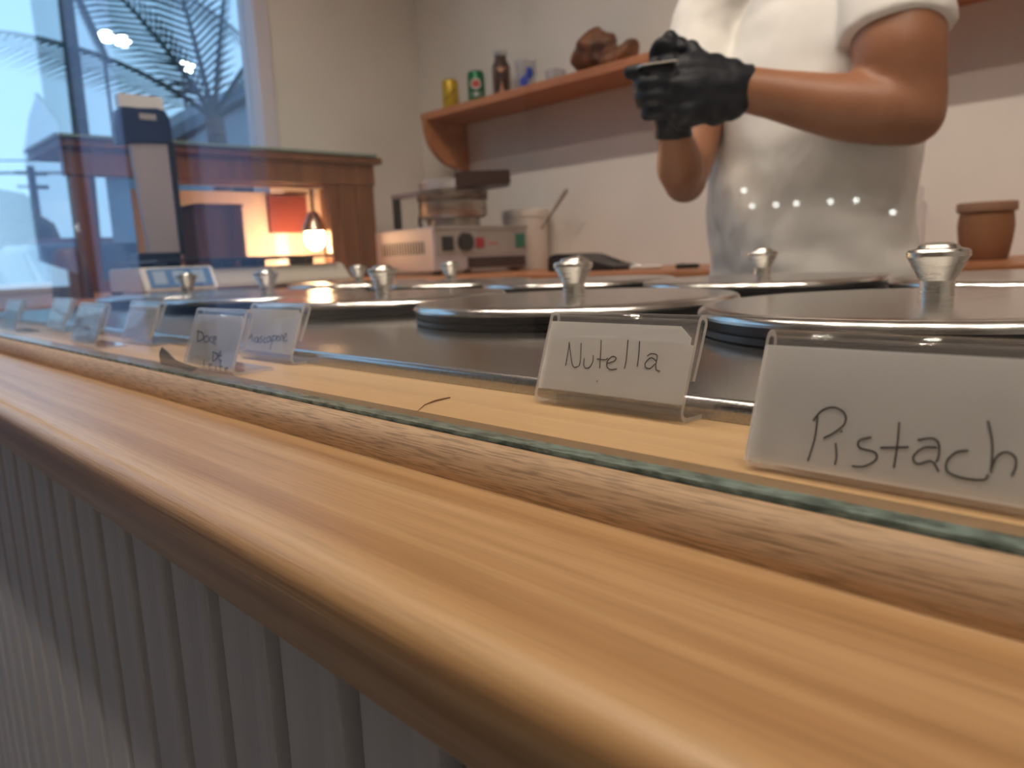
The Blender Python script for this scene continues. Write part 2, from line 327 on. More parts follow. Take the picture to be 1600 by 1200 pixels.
# plank with bullnose: outline in (y, z)
pr = [(0.1660, ZPL), (0.0895, ZPL)]
for i in range(1, 9):
    a = math.pi / 2 + math.pi / 2 * i / 8; pr.append((0.0895 + .0080 * math.cos(a), ZPL - .0075 + .0075 * math.sin(a)))
pr += [(0.0822, ZPL - .016), (0.0845, ZPL - .024)]
for i in range(0, 7):
    a = math.pi + math.pi / 2 * i / 6; pr.append((0.0945 + .0090 * math.cos(a), ZPL - .0260 + .0080 * math.sin(a)))
pr += [(0.1660, ZPL - 0.034)]
tag(obj('wooden_counter_top', prism(B(), pr, 'x', -2.2, XRR), 'plank', smooth=True, angle=30), 'thick honey-coloured wooden counter top with a rounded front edge', 'counter top')
pr = [(YG + .0035, ZPL), (YBD - .0005, ZPL), (YBD - .001, ZPL + .003)]
for i in range(0, 10):
    a = math.pi - (math.pi / 2) * i / 9; pr.append((YBD + .0065 + .0075 * math.cos(a), ZL - .0095 + .0093 * math.sin(a)))
pr += [(YG - .0065, ZL - .0001), (YG - .0065, ZL - .004), (YG + .0035, ZL - .004)]
tag(obj('glazing_bead', prism(B(), pr, 'x', -2.2, XRR), 'bead', smooth=True, angle=30), 'narrow rough-grained oak bead along the foot of the glass screen', 'wood trim')
gs = empty('glass_screen', (-.6, YG - .003, ZL - .004), 'tall clear glass screen standing on the wooden counter, reflecting the street', 'glass screen')
g = B(); box(g, -2.2, XRR, YG - .006, YG, ZL + .0014, 0.75); g.normal_update()
for f in g.faces:
    if abs(f.normal.y) < 0.5 and f.normal.z > -0.5: f.material_index = 1
obj('pane', g, ['glass', 'glass_edge'], gs)
k = obj('lower_edge', box(B(), -2.2, XRR, YG - .006, YG, ZL - .004, ZL + .0013), 'glass_edge', gs); k['label'] = 'greenish polished lower edge of the glass'
pr = [(YG + .0003, ZL), (0.2225, ZL), (0.2225, ZL - .03), (YG + .0036, ZL - .03), (YG + .0036, ZL - .0038), (YG + .0003, ZL - .0038)]
tag(obj('wooden_ledge', prism(B(), pr, 'x', -2.2, XRR), 'ledge'), 'pale wooden ledge behind the glass carrying the name card holders', 'ledge')
pr = [(YG + .0001, ZL + .0001), (YG + .0001, ZL + .0035), (YG + .0012, ZL + .0028), (YG + .0034, ZL + .0001)]
tag(obj('silicone_seal', prism(B(), pr, 'x', -2.0, XRR), 'silicone', smooth=True), 'thin greyish silicone seal along the foot of the glass', 'seal')
# steel pozzetti cabinet
pr = [(0.2228, ZF + .001), (0.2228, ZP - .004)]
for i in range(1, 6):
    a = math.pi - (math.pi / 2) * i / 5; pr.append((0.2268 + .004 * math.cos(a), ZP - .004 + .004 * math.sin(a)))
pr += [(0.98, ZP), (0.98, ZF + .001)]
tag(obj('gelato_cabinet', prism(B(), pr, 'x', XL, XRR), 'plate', smooth=True, angle=30), 'brushed stainless steel gelato cabinet under the round lids', 'gelato cabinet')
# front of the counter: backing with white vertical slats
cf = empty('slatted_counter_front', (-0.6, 0.112, ZF), 'white slatted front below the wooden counter top', 'counter front')
obj('backing', box(B(), -2.2, XRR, 0.114, 0.15, ZF + .001, ZPL - .0342), 'groove', cf)
sl0 = None; n = 0
x = -0.231
xs = [-0.231 + .049 * k for k in range(-40, 20)]
for x in xs:
    if sl0 is None:
        b = box(B(), x, x + .036, 0.1045, 0.114, ZF + .02, ZPL - .0344, .0012); sl0 = obj('slat', b, 'white', cf); x00 = x
    else:
        c = sl0.copy(); COL.objects.link(c); c.parent = cf; c.location = (x - x00, 0, 0)

# lids
LP = .272; LX0 = -0.150; LY = (0.470, 0.790); LR = .130
def make_lid(c):
    t = empty('gelato_well_cover', c)
    b = B(); lathe(b, [(LR - .004, 0.0), (LR - .0015, .001), (LR - .001, .0045), (LR - .003, .0050), (LR - .003, .0060), (LR - .001, .0066), (LR - .001, .0102)], c, 72); lathe(b, [(0, 0), (LR - .004, 0)], c, 72)
    obj('rubber_gasket', b, 'rubber', t, True, angle=50)
    b = B(); lathe(b, [(LR - .002, .0100), (LR + .0002, .0104), (LR + .0004, .0118), (LR - .0002, .0132), (LR - .0016, .0146), (LR - .0038, .0155), (LR - .0075, .0159), (LR - .02, .0161), (0.02, .0163), (0, .0163)], c, 96)
    lathe(b, [(0, .0102), (LR - .002, .0102)], c, 96)
    obj('steel_disc', b, 'steel', t, True, angle=30)
    z = .0163; b = B()
    lathe(b, [(0, z), (.0088, z), (.0088, z + .0105), (.0098, z + .012), (.0152, z + .0225), (.0160, z + .0235), (.0160, z + .0262), (.0148, z + .0275), (.0110, z + .0282), (.0098, z + .0300), (.0060, z + .0312), (0, z + .0316)], c, 40)
    k = obj('knob', b, 'satin', t, True, angle=28); k['label'] = 'flared satin steel knob'
    return t
lid0 = None
row_words = ['first', 'second', 'third', 'fourth', 'fifth', 'sixth']
for r in (0, 1):
    for k in range(5):
        c = Vector((LX0 - LP * k - .008 * r, LY[r], ZP))
        if lid0 is None: o = lid0 = make_lid(c)
        else:
            o = copy_tree(lid0); o.location = c + Vector((0, 0, H))
        if r == 0:
            l = ['round steel lid behind the Pistachio card, in the row along the ledge', 'round steel lid behind the Nutella card, in the row along the ledge',
                 'round steel lid in the ledge row, next but one to the Pistachio lid', 'round steel lid in the ledge row, behind the mascarpone card',
                 'round steel lid at the window end of the ledge row, by the scale'][k]
        else:
            l = ['round steel lid in the row by the worker, behind the Pistachio lid', 'round steel lid right in front of the worker in the white shirt',
                 'round steel lid in the staff-side row, behind the Nutella lid knob', 'round steel lid in the staff-side row, in front of the waffle iron',
                 'round steel lid at the window end of the staff-side row'][k]
        tag(o, l, 'cover', 'round steel lids on the gelato cabinet')

# ------------------------------------------------------------------ acrylic card holders and cards
HW = .068
TH = .0016
def arc(c, r, a0, a1, n): return [(c[0] + r * math.cos(a0 + (a1 - a0) * i / n), c[1] + r * math.sin(a0 + (a1 - a0) * i / n)) for i in range(n + 1)]
LEAN = math.atan2(.0130, .0355)
def holder_outline():
    # centre line in (y, z): foot to the back, bend, leaning face, fold over, short back leaf
    d = Vector((math.sin(LEAN), math.cos(LEAN))); nrm = Vector((math.cos(LEAN), -math.sin(LEAN)))
    ctr = [Vector((.0245, TH / 2)), Vector((.012, TH / 2)), Vector((.004, TH / 2))]
    r = .0028; bc = Vector((.0034, TH / 2 + r))
    for i in range(1, 7):
        a = -math.pi / 2 - (math.pi / 2 + LEAN) * i / 6 * 0.98; ctr.append(bc + Vector((math.cos(a), math.sin(a))) * r)
    p = ctr[-1]; top = p + d * .0305; ctr += [p + d * .01, p + d * .02, top]
    fr = .0021; fc = top + nrm * fr
    a0 = math.atan2(-nrm.y, -nrm.x)
    for i in range(1, 9):
        a = a0 - math.pi * i / 8 * 1.03; ctr.append(fc + Vector((math.cos(a), math.sin(a))) * fr)
    q = ctr[-1]; ctr += [q - d * .010 - nrm * .0003, q - d * .0195 - nrm * .0010]
    L, Rr = [], []
    for i, c in enumerate(ctr):
        t = (ctr[min(i + 1, len(ctr) - 1)] - ctr[max(i - 1, 0)]).normalized(); nn = Vector((-t.y, t.x))
        L.append(c + nn * TH / 2); Rr.append(c - nn * TH / 2)
    return ctr, L, Rr
CTR, HL, HR = holder_outline()
def make_holder(x0, y0, label, wd=HW):
    b = B(); n = len(HL)
    def ring(x): return [[b.verts.new((x, y0 + v.x, ZL + .0002 + v.y)) for v in s] for s in (HL, HR)]
    A, C2 = ring(x0), ring(x0 + wd)
    for s in (0, 1):
        for i in range(n - 1): b.faces.new((A[s][i], A[s][i + 1], C2[s][i + 1], C2[s][i])).material_index = 0
    for R in (A, C2):
        for i in range(n - 1): b.faces.new((R[0][i], R[0][i + 1], R[1][i + 1], R[1][i])).material_index = 1
    for i in (0, n - 1): b.faces.new((A[0][i], A[1][i], C2[1][i], C2[0][i])).material_index = 1
    o = obj('card_holder', b, ['acrylic', 'acryl_edge'], smooth=True, angle=40); tag(o, label, 'card holder', 'clear acrylic card holders on the ledge'); return o
PN = Vector((0, -math.cos(LEAN), math.sin(LEAN)))                    # out of the card's face, towards the customer
def make_card(x0, y0, label, strokes=(), wd=HW, over=.0012, topz=.0315, rad=.00028, cut=True, low=.0058):
    d = Vector((0, math.sin(LEAN), math.cos(LEAN)))
    p3 = Vector((0, y0 + CTR[8].x, ZL + CTR[8].y)) - PN * (TH / 2 + .0006)    # just behind the leaning face
    o0 = p3 - d * (p3.z - (ZL + low)) / d.z
    hgt = (topz - low) / d.z
    xa, xb = x0 - over, x0 + wd - .003
    out = [(xa, 0), (xb, 0), (xb, hgt - (.004 if cut else 0)), (xb - (.005 if cut else 0), hgt), (xa, hgt)]
    t = empty('name_card', ((xa + xb) / 2, o0.y, o0.z), label, 'name card', 'paper name cards in the holders')
    b = B(); fr = [b.verts.new(Vector((u, 0, 0)) + Vector((0, o0.y, o0.z)) + d * v) for u, v in out]
    bk = [b.verts.new(f.co - PN * .0003) for f in fr]; m = len(fr)
    b.faces.new(fr); b.faces.new(bk[::-1])
    for i in range(m): b.faces.new((fr[i], fr[(i + 1) % m], bk[(i + 1) % m], bk[i]))
    obj('paper', b, 'paper', t)
    if strokes is NUT:
        b = B(); e_ = [pl(px, py, Vector((0, o0.y, o0.z)), PN) for px, py in ((866, 525), (905, 526), (960, 528), (1010, 531), (1050, 533), (1084, 540))]
        lo_ = [Vector((p.x, o0.y, o0.z)) + d * .0003 for p in e_]; off = PN * .00025
        for i in range(5): b.faces.new([b.verts.new(v + off) for v in (lo_[i], lo_[i + 1], e_[i + 1], e_[i])])
        bmesh.ops.remove_doubles(b, verts=b.verts, dist=1e-5); g_ = bmesh.ops.extrude_face_region(b, geom=b.faces[:]); bmesh.ops.translate(b, verts=[v for v in g_['geom'] if isinstance(v, bmesh.types.BMVert)], vec=-PN * .0002)
        obj('front_slip', b, 'paper', t)
    if strokes:
        b = B()
        for s in strokes:
            P = [pl(px, py, Vector((0, o0.y, o0.z)) + PN * (.0003 if strokes is NUT else .00005), PN) for px, py in s]
            if len(P) == 1: P = [P[0], P[0] + Vector((.0004, 0, 0))]
            Q = []
            for i in range(len(P) - 1):
                a, bb, c, e = P[max(i - 1, 0)], P[i], P[i + 1], P[min(i + 2, len(P) - 1)]
                for tt in (0, .25, .5, .75): Q.append(0.5 * ((2 * bb) + (c - a) * tt + (2 * a - 5 * bb + 4 * c - e) * tt * tt + (3 * bb - a - 3 * c + e) * tt ** 3))
            Q.append(P[-1]); tube(b, Q, rad, 6)
        k = obj('handwriting', b, 'ink', t, True); k['label'] = 'handwritten dark ink lettering'
    return t
def tr(ox, oy, sc, L): return [[(ox + u / sc, oy + v / sc) for u, v in s] for s in L]
NUT = tr(820, 460, 4.0, [[(278, 298), (272, 350), (255, 445)], [(278, 305), (290, 400), (300, 445), (320, 455), (345, 430), (352, 305)], [(372, 400), (368, 440), (380, 460), (405, 455), (425, 420), (428, 380)],
     [(477, 285), (475, 350), (468, 462)], [(452, 403), (500, 408), (520, 398)], [(515, 430), (560, 415), (570, 395), (545, 388), (515, 420), (515, 455), (540, 470), (575, 465)], [(645, 285), (635, 400), (623, 465)],
     [(718, 293), (712, 380), (703, 452)], [(765, 385), (790, 370), (825, 378), (825, 410), (815, 450)], [(820, 415), (790, 395), (755, 425), (755, 455), (785, 462), (815, 435), (822, 470), (845, 480)], [(450, 543)]])
PIS = tr(1000, 340, 2.143, [[(595, 665), (585, 740), (562, 815)], [(580, 680), (610, 645), (650, 635), (685, 655), (685, 690), (650, 720), (615, 738)], [(655, 755), (658, 800), (652, 828)], [(672, 715)],
     [(775, 735), (735, 745), (735, 770), (785, 785), (790, 810), (750, 833), (710, 832)], [(868, 685), (862, 760), (850, 838)], [(805, 770), (900, 768)],
     [(930, 745), (975, 738), (1000, 755), (1000, 800), (990, 820)], [(995, 770), (950, 770), (915, 800), (930, 825), (975, 815), (1000, 850)],
     [(1100, 780), (1060, 785), (1028, 815), (1030, 850), (1080, 872), (1150, 878), (1165, 860)], [(1165, 680), (1180, 760), (1175, 855)], [(1178, 840), (1195, 800), (1225, 785), (1255, 800), (1258, 835), (1245, 865)]])
DOC = tr(0, 380, 2.857, [[(885, 390), (882, 440)], [(880, 392), (905, 400), (908, 425), (882, 440)], [(925, 412), (910, 425), (915, 440), (930, 438), (932, 420), (925, 412)], [(948, 415), (938, 425), (940, 440), (950, 442)],
     [(952, 432), (965, 425), (962, 415), (952, 425), (955, 448), (962, 452)], [(952, 485), (950, 525)], [(950, 485), (970, 495), (968, 515), (952, 527)], [(988, 482), (978, 495), (978, 520), (990, 525)], [(978, 503), (988, 500)],
     [(912, 520), (910, 555)], [(940, 550), (945, 540), (935, 540), (935, 562), (948, 562)], [(965, 545), (963, 570)], [(985, 530), (983, 575)], [(975, 550), (995, 550)], [(1010, 565), (1018, 555), (1005, 558), (1010, 575), (1020, 572)]])
MAS = tr(0, 380, 2.857, [[(1105, 440), (1108, 405), (1116, 425), (1124, 405), (1128, 440)], [(1150, 420), (1138, 425), (1138, 440), (1150, 440), (1152, 420), (1155, 445)], [(1172, 415), (1160, 425), (1172, 435), (1160, 445)],
     [(1188, 420), (1178, 430), (1180, 443), (1190, 443)], [(1205, 415), (1193, 425), (1195, 440), (1205, 435), (1206, 415), (1210, 440)], [(1215, 412), (1214, 440), (1215, 420), (1224, 412)], [(1224, 410), (1205, 475)],
     [(1222, 412), (1235, 415), (1230, 432), (1220, 435)], [(1243, 412), (1236, 425), (1242, 437), (1250, 425), (1243, 412)], [(1253, 437), (1256, 412), (1262, 412), (1264, 437)], [(1268, 425), (1280, 415), (1275, 402), (1267, 420), (1272, 440), (1282, 432)]])
hold = [(-.2112, .2105, 'holder of the Nutella card, its foot against the steel', 'white card handwritten Nutella in the holder against the steel', NUT, .00019),
        (-.1004, .1765, 'holder of the Pistachio card, close behind the glass', 'white card handwritten Pistach in the holder close to the glass', PIS, .00024),
        (-.4725, .1725, 'holder of the Doce de leite card, close behind the glass', 'greyish card handwritten Doce de leite close to the glass', DOC, .00032),
        (-.4830, .2125, 'holder of the mascarpone card, behind the Doce de leite holder', 'white card handwritten Mascarpone behind the Doce de leite card', MAS, .0003),
        (-.7010, .2065, 'holder of a bright card two places on from mascarpone, against the steel', 'bright blank-looking card against the steel near the scale', (), 0),
        (-.7270, .1735, 'holder of a dull card close behind the glass near the scale', 'dull blank-looking card close to the glass near the scale', (), 0),
        (-.9550, .2065, 'holder of a brownish card against the steel, next to last along the ledge', 'brownish-shaded blank card against the steel towards the window', (), 0),
        (-1.0100, .1735, 'last holder along the ledge, close to the glass by the window', 'pale blank card close to the glass by the window', (), 0)]
for x0, y0, lh, lc, st, rd in hold:
    make_holder(x0, y0, lh); make_card(x0, y0, lc, st, rad=rd or .0003, low=.0022 if y0 < .19 else .0058)

# fibre, tape
b = B(); P = [on(650, 644, 2, ZL + .0004), on(664, 632, 2, ZL + .0004), on(680, 626, 2, ZL + .0005), on(703, 621, 2, ZL + .0004)]
tube(b, P, [.0001, .0002, .0004, .0003], 6); tag(obj('wood_fibre', b, 'fibre', smooth=True), 'thin curved brown fibre lying on the pale ledge', 'fibre')
b = B(); tp = [(250, 552), (254, 542), (262, 548), (275, 562), (290, 568), (312, 574), (300, 580), (252, 569)]
fr = [b.verts.new(on(u, v, 1, YG + .0008)) for u, v in tp]; bk = [b.verts.new(f.co + Vector((0, -.0006, 0))) for f in fr]
b.faces.new(fr); b.faces.new(bk[::-1])
for i in range(len(fr)): b.faces.new((fr[i], fr[(i + 1) % len(fr)], bk[(i + 1) % len(fr)], bk[i]))
tag(obj('torn_tape', b, 'tape'), 'torn grey scrap of tape stuck low on the glass', 'tape')

# ================================================================== BACK OF THE SHOP
ZB = ZB0
bc = empty('back_counter', (-.5, 1.68, ZF), 'reddish wooden back counter along the rear wall', 'counter')
obj('worktop', box(B(), XE + .002, XR - .002, 1.42, YB - .001, ZB - .035, ZB, .003), 'red_wood', bc)
obj('base', box(B(), XE + .002, XR - .002, 1.46, YB - .001, ZF + .001, ZB - .035), 'white', bc)
ec = empty('end_counter', (-2.0, .8, ZF), 'wooden side counter below the window end wall', 'counter')
obj('worktop', box(B(), XE + .002, -1.44, .2240, 1.418, ZB - .035, ZB, .003), 'red_wood', ec)
obj('base', box(B(), XE + .002, -1.48, .26, 1.40, ZF + .001, ZB - .035), 'white', ec)
# shelf
sx0, sy0 = -2.365, 1.817; SZ = .5355; SY = 1.92
sh = empty('wall_shelf', (-1.0, YB, .51), 'reddish wooden wall shelf with a quarter-round bracket', 'shelf')
obj('board', box(B(), sx0, XR - .3, sy0, YB - .001, .5095, SZ, .002), 'red_wood', sh)
def bracket(x):
    pr = [(YB - .001, .5094), (sy0 + .004, .5094), (sy0 + .004, .495)] + [(YB - .03 - .168 * math.cos(a), .495 - .155 * math.sin(a)) for a in [math.pi / 2 * i / 10 for i in range(1, 11)]] + [(YB - .001, .334)]
    return prism(B(), pr, 'x', x, x + .026)
obj('bracket', bracket(sx0 + .002), 'red_wood', sh); obj('bracket', bracket(0.9), 'red_wood', sh)
# shelf goods
def can(px, pym, m, lab, emblem=None):
    c = on(px, 130, 1, SY); c.z = SZ
    t = empty('drink_can', c, lab, 'drink can', 'drinks on the wall shelf'); r = .031
    b = B(); lathe(b, [(0, .002), (.024, .002), (.026, .0), (r, .008), (r, .108), (.0265, .119)], c, 32); obj('body', b, m, t, True)
    b = B(); lathe(b, [(.0265, .119), (.0272, .1215), (.0255, .1215), (.0245, .118), (0, .118)], c, 32); obj('rim', b, 'can_rim', t, True)
    return t, c, r
def curved_patch(c, r, az, zc, wa, hz, m, t, name, ell=True):
    # a printed patch wrapped round a can, facing direction az
    b = B(); N = 20
    ctr = b.verts.new(Vector((c.x + (r + .0006) * math.cos(az), c.y + (r + .0006) * math.sin(az), c.z + zc))); ring = []
    for i in range(N):
        a = 2 * math.pi * i / N; u, v = math.cos(a), math.sin(a)
        if not ell:
            s = 1 / max(abs(u), abs(v)); u *= s; v *= s
        ring.append(b.verts.new(Vector((c.x + (r + .0006) * math.cos(az + u * wa), c.y + (r + .0006) * math.sin(az + u * wa), c.z + zc + v * hz))))
    for i in range(N): b.faces.new((ctr, ring[i], ring[(i + 1) % N]))
    return obj(name, b, m, t, True)
AZ = math.atan2(-.69, .72)
t, c, r = can(703, 0, 'yellow_can', 'yellow drink can at the bracket end of the shelf')
b = B(); tube(b, [Vector((c.x + (r + .0008) * math.cos(AZ + a), c.y + (r + .0008) * math.sin(AZ + a), c.z + z)) for a, z in ((-.7, .045), (-.35, .055), (0, .062), (.35, .072), (.7, .085))], .0016, 6); obj('dark_stripe', b, 'brown_handle', t, True)
t, c, r = can(744, 0, 'green_can', 'green drink can with a red oval emblem on the shelf')
curved_patch(c, r, AZ, .075, .62, .018, 'white_print', t, 'emblem_border'); 
e = curved_patch(c, r + .0006, AZ, .075, .50, .014, 'red_print', t, 'emblem'); curved_patch(c, r, AZ, .040, .7, .006, 'white_print', t, 'printed_band', False)
c = on(783, 110, 1, SY); c.z = SZ
t = empty('glass_bottle', c, 'dark glass bottle with a peach-coloured label on the shelf', 'bottle')
b = B(); lathe(b, [(0, 0), (.029, 0), (.031, .004), (.031, .105), (.030, .116), (.0225, .128), (.0200, .136), (.0200, .148), (0, .148)], c, 32); obj('body', b, 'bottle', t, True)
b = B(); lathe(b, [(.0225, .144), (.0240, .147), (.0240, .160), (.0215, .162), (0, .162)], c, 28); lathe(b, [(0, .144), (.0225, .144)], c, 28); obj('cap', b, 'can_rim', t, True)
curved_patch(c, .031, AZ, .058, .95, .046, 'label_peach', t, 'paper_label', False); curved_patch(c, .0316, AZ, .075, .6, .014, 'brown_handle', t, 'label_print')
c = on(821, 100, 1, SY); c.z = SZ
t = empty('printed_glass', c, 'clear tumbler with blue print on the shelf', 'glass')
b = B(); lathe(b, [(0, 0), (.030, 0), (.037, .105), (.0355, .105), (.0285, .004), (0, .004)], c, 32); obj('tumbler', b, 'cup', t, True)
curved_patch(c, .0335, AZ - .25, .035, .45, .016, 'blue_print', t, 'blue_flower'); curved_patch(c, .0352, AZ + .35, .062, .35, .020, 'blue_print', t, 'blue_leaf'); curved_patch(c, .0345, AZ + .15, .05, .5, .006, 'blue_print', t, 'blue_branch')
c = on(868, 105, 1, SY); c.z = SZ
b = B(); lathe(b, [(0, 0), (.030, 0), (.034, .012), (.034, .05), (.032, .05), (.032, .013), (.028, .004), (0, .004)], c, 32)
tag(obj('small_glass_bowl', b, 'cup', smooth=True), 'small clear glass bowl between the tumbler and the wrapped loaf', 'bowl')
c = on(948, 85, 1, SY)
b = B(); rr = random.Random(3)
for (u, v, a, bb, cc) in ((930, 80, .075, .05, .062), (918, 92, .06, .05, .045), (965, 90, .07, .045, .036), (982, 78, .03, .03, .035)):
    q = on(u, v, 1, SY); q.z = max(q.z, SZ + cc * .8); blob(b, q, (a, bb, cc), 3)
from mathutils import noise
def crumple(bb, amp=.012, sc=26):
    for v in bb.verts:
        v.co += Vector((noise.noise(v.co * sc), noise.noise(v.co * sc + Vector((9, 0, 0))), noise.noise(v.co * sc + Vector((0, 7, 0))))) * amp
        if v.co.z < SZ + .0005: v.co.z = SZ + .0005
tw = empty('wrapped_loaf', (c.x, SY, SZ), 'brown crumpled paper bundle lying on the shelf', 'bundle')
remesh('crumpled_wrap', b, 'wrap', tw, .006, 1, crumple)

# waffle iron (cone baker)
wx0, wx1, wy0, wy1, wz0, wz1 = -2.17, -1.86, 1.45, 1.845, ZB + .012, .100
t = empty('waffle_iron', ((wx0 + wx1) / 2, (wy0 + wy1) / 2, ZB), 'grey metal waffle cone iron with round plates on the back counter', 'waffle iron')
obj('housing', box(B(), wx0, wx1, wy0, wy1, wz0, wz1, .004), 'lilac_metal', t)
for fx in (wx0 + .03, wx1 - .03):
    for fy in (wy0 + .03, wy1 - .03): b = B(); lathe(b, [(0, ZB), (.014, ZB), (.016, wz0), (0, wz0)], (fx, fy, 0), 16); obj('foot', b, 'black', t, True)
fp = obj('front_panel', box(B(), wx1, wx1 + .004, wy0 + .008, wy1 - .008, .012, wz1 - .012, .001), 'grey_metal', t)
obj('top_strip', box(B(), wx1 - .002, wx1 + .007, wy0 + .002, wy1 - .002, wz1 - .010, wz1 + .001, .001), 'grey_metal', t)
obj('drawer_slot', box(B(), wx1, wx1 + .003, wy0 + .13, wy1 - .012, -.030, .004, .001), 'brown_handle', t)
def wp(px, py): return on(px, py, 0, wx1 + .004)
p = wp(726, 378); b = B(); lathe(b, [(0, 0), (.029, 0), (.027, .014), (.0, .016)], p, 32, axis=Vector((1, 0, 0))); obj('dial', b, 'black', fp, True)
for (u0, u1, v0, v1, m, nm) in ((691, 707, 369, 392, 'black', 'vent_switch'), (744, 755, 371, 387, 'red_switch', 'red_switch'), (806, 818, 365, 386, 'green_switch', 'green_switch')):
    a, d = wp(u0, v1), wp(u1, v0); obj(nm, box(B(), wx1 + .004, wx1 + .009, a.y, d.y, min(a.z, d.z), max(a.z, d.z), .001), m, fp)
a = wp(764, 381); b = B()
for k in range(4): box(b, wx1 + .004, wx1 + .0046, a.y + .010 * k, a.y + .010 * k + .007, a.z - .003, a.z + .004)
obj('red_lettering', b, 'red_print', fp)
va, vb = on(600, 402, 1, wy0), on(661, 376, 1, wy0)
for k in range(16):
    x = va.x + (vb.x - va.x) * k / 15; obj('vent_slot', box(B(), x - .0035, x + .0035, wy0 - .0008, wy0 + .001, va.z + .002, vb.z - .002), 'black', t)
pc = Vector((wx1 - .150, wy0 + .215, 0))
pc2 = on(708, 330, 1, 1.62); pc.x, pc.y = pc2.x, 1.62
zt = wz1
b = B(); lathe(b, [(0, zt), (.085, zt), (.085, zt + .028), (.105, zt + .032), (.110, zt + .040), (.110, zt + .082), (.106, zt + .086), (0, zt + .086)], (pc.x, pc.y, 0), 48); obj('lower_plate', b, 'worn_steel', t, True, angle=35)
b = B(); lathe(b, [(0, zt + .0865), (.112, zt + .0865), (.114, zt + .092), (.114, zt + .108), (.110, zt + .112), (0, zt + .112)], (pc.x, pc.y, 0), 48); up_ = obj('upper_plate', b, 'scorched', t, True, angle=35)
b = B(); lathe(b, [(0, zt + .1125), (.100, zt + .1125), (.106, zt + .118), (.106, zt + .142), (.098, zt + .148), (0, zt + .150)], (pc.x, pc.y, 0), 48); obj('plate_cover', b, 'light_metal', up_, True, angle=35)
hd = Vector((0.69, .72, 0)); sd = Vector((-.72, .69, 0))
def slab(bm, o, L, w0, w1, z0a, z1a, z0b, z1b):
    a = [o + sd * s * w0 + Vector((0, 0, z)) for s, z in ((-1, z0a), (1, z0a), (1, z1a), (-1, z1a))]; c_ = [o + hd * L + sd * s * w1 + Vector((0, 0, z)) for s, z in ((-1, z0b), (1, z0b), (1, z1b), (-1, z1b))]
    A = [bm.verts.new(v) for v in a]; C_ = [bm.verts.new(v) for v in c_]
    bm.faces.new(A); bm.faces.new(C_[::-1])
    for i in range(4): bm.faces.new((A[i], A[(i + 1) % 4], C_[(i + 1) % 4], C_[i]))
    bmesh.ops.bevel(bm, geom=list(bm.edges), offset=.004, segments=2, affect='EDGES')
    return bm
o_ = Vector((pc.x, pc.y, 0)) + hd * .02
obj('handle', slab(B(), o_, .170, .110, .062, zt + .1125, zt + .166, zt + .128, zt + .170), 'brown_handle', t)
lx = on(620, 325, 1, 1.60).x
b = B(); box(b, lx - .012, lx + .012, 1.59, 1.61, wz1, zt + .118, .002); obj('hinge_post', b, 'black', t)
b = B(); box(b, lx - .014, pc.x - .08, 1.588, 1.612, zt + .112, zt + .130, .002); obj('hinge_arm', b, 'lilac_metal', t)
b = B(); tube(b, [(pc.x - .105, 1.60, zt + .10), (pc.x - .125, 1.59, zt + .075), (pc.x - .135, 1.585, zt + .03), (pc.x - .130, 1.585, zt + .002)], .006, 10); obj('cable', b, 'black', t, True)
# tub with spoon
c = on(822, 375, 1, 1.932); c.z = ZB
t = empty('plastic_tub', c, 'white plastic tub beside the waffle iron on the back counter', 'tub')
tr_ = .083
b = B(); lathe(b, [(0, 0), (tr_ * .86, 0), (tr_ * .88, .004), (tr_ - .004, .178), (tr_, .180), (tr_, .202), (tr_ - .002, .204), (tr_ - .005, .202), (tr_ - .008, .178), (tr_ * .84, .008), (0, .008)], c, 48); obj('tub_wall', b, 'tub', t, True)
b = B(); p0 = on(858, 340, 1, 1.932); p1 = on(886, 296, 1, 1.932); d = (p1 - p0).normalized()
tube(b, [p0 - d * .10 + Vector((-.01, 0, 0)), p0, p0 + d * .05, p1 - d * .02, p1], [.004, .004, .006, .008, .006], 10)
tag(obj('spoon', b, 'grey_metal', smooth=True), 'metal spoon handle leaning in the white tub', 'spoon')
# black case and pens
p0 = on(877, 415, 1, 1.62); p1 = on(982, 415, 1, 1.62)
pr = [(p0.x, ZB), (p1.x, ZB), (p1.x, ZB + .010), (p1.x - .08, ZB + .022), (p0.x + .10, ZB + .046), (p0.x + .03, ZB + .048), (p0.x + .004, ZB + .040)]
b = prism(B(), pr, 'y', 1.56, 1.68); bmesh.ops.bevel(b, geom=list(b.edges), offset=.004, segments=2, affect='EDGES'); tag(obj('black_case', b, 'black', smooth=True), 'black wedge-shaped case lying beside the white tub', 'case')
for (u0, u1, m, lab) in ((985, 1036, 'tub', 'pale pen lying on the back counter'), (1056, 1094, 'black', 'black pen lying on the back counter')):
    a, d = on(u0, 412, 1, 1.55), on(u1, 409, 1, 1.58); a.z = d.z = ZB + .0065
    t = empty('pen', a, lab, 'pen'); b = B(); tube(b, [a, a.lerp(d, .8), d.lerp(a, .08), d], [.006, .006, .005, .0015], 10); obj('barrel', b, m, t, True)
    b = B(); tube(b, [a + Vector((0.01, 0, .0075)), a.lerp(d, .35) + Vector((0, 0, .0075))], .0014, 6); obj('clip', b, 'light_metal', t)
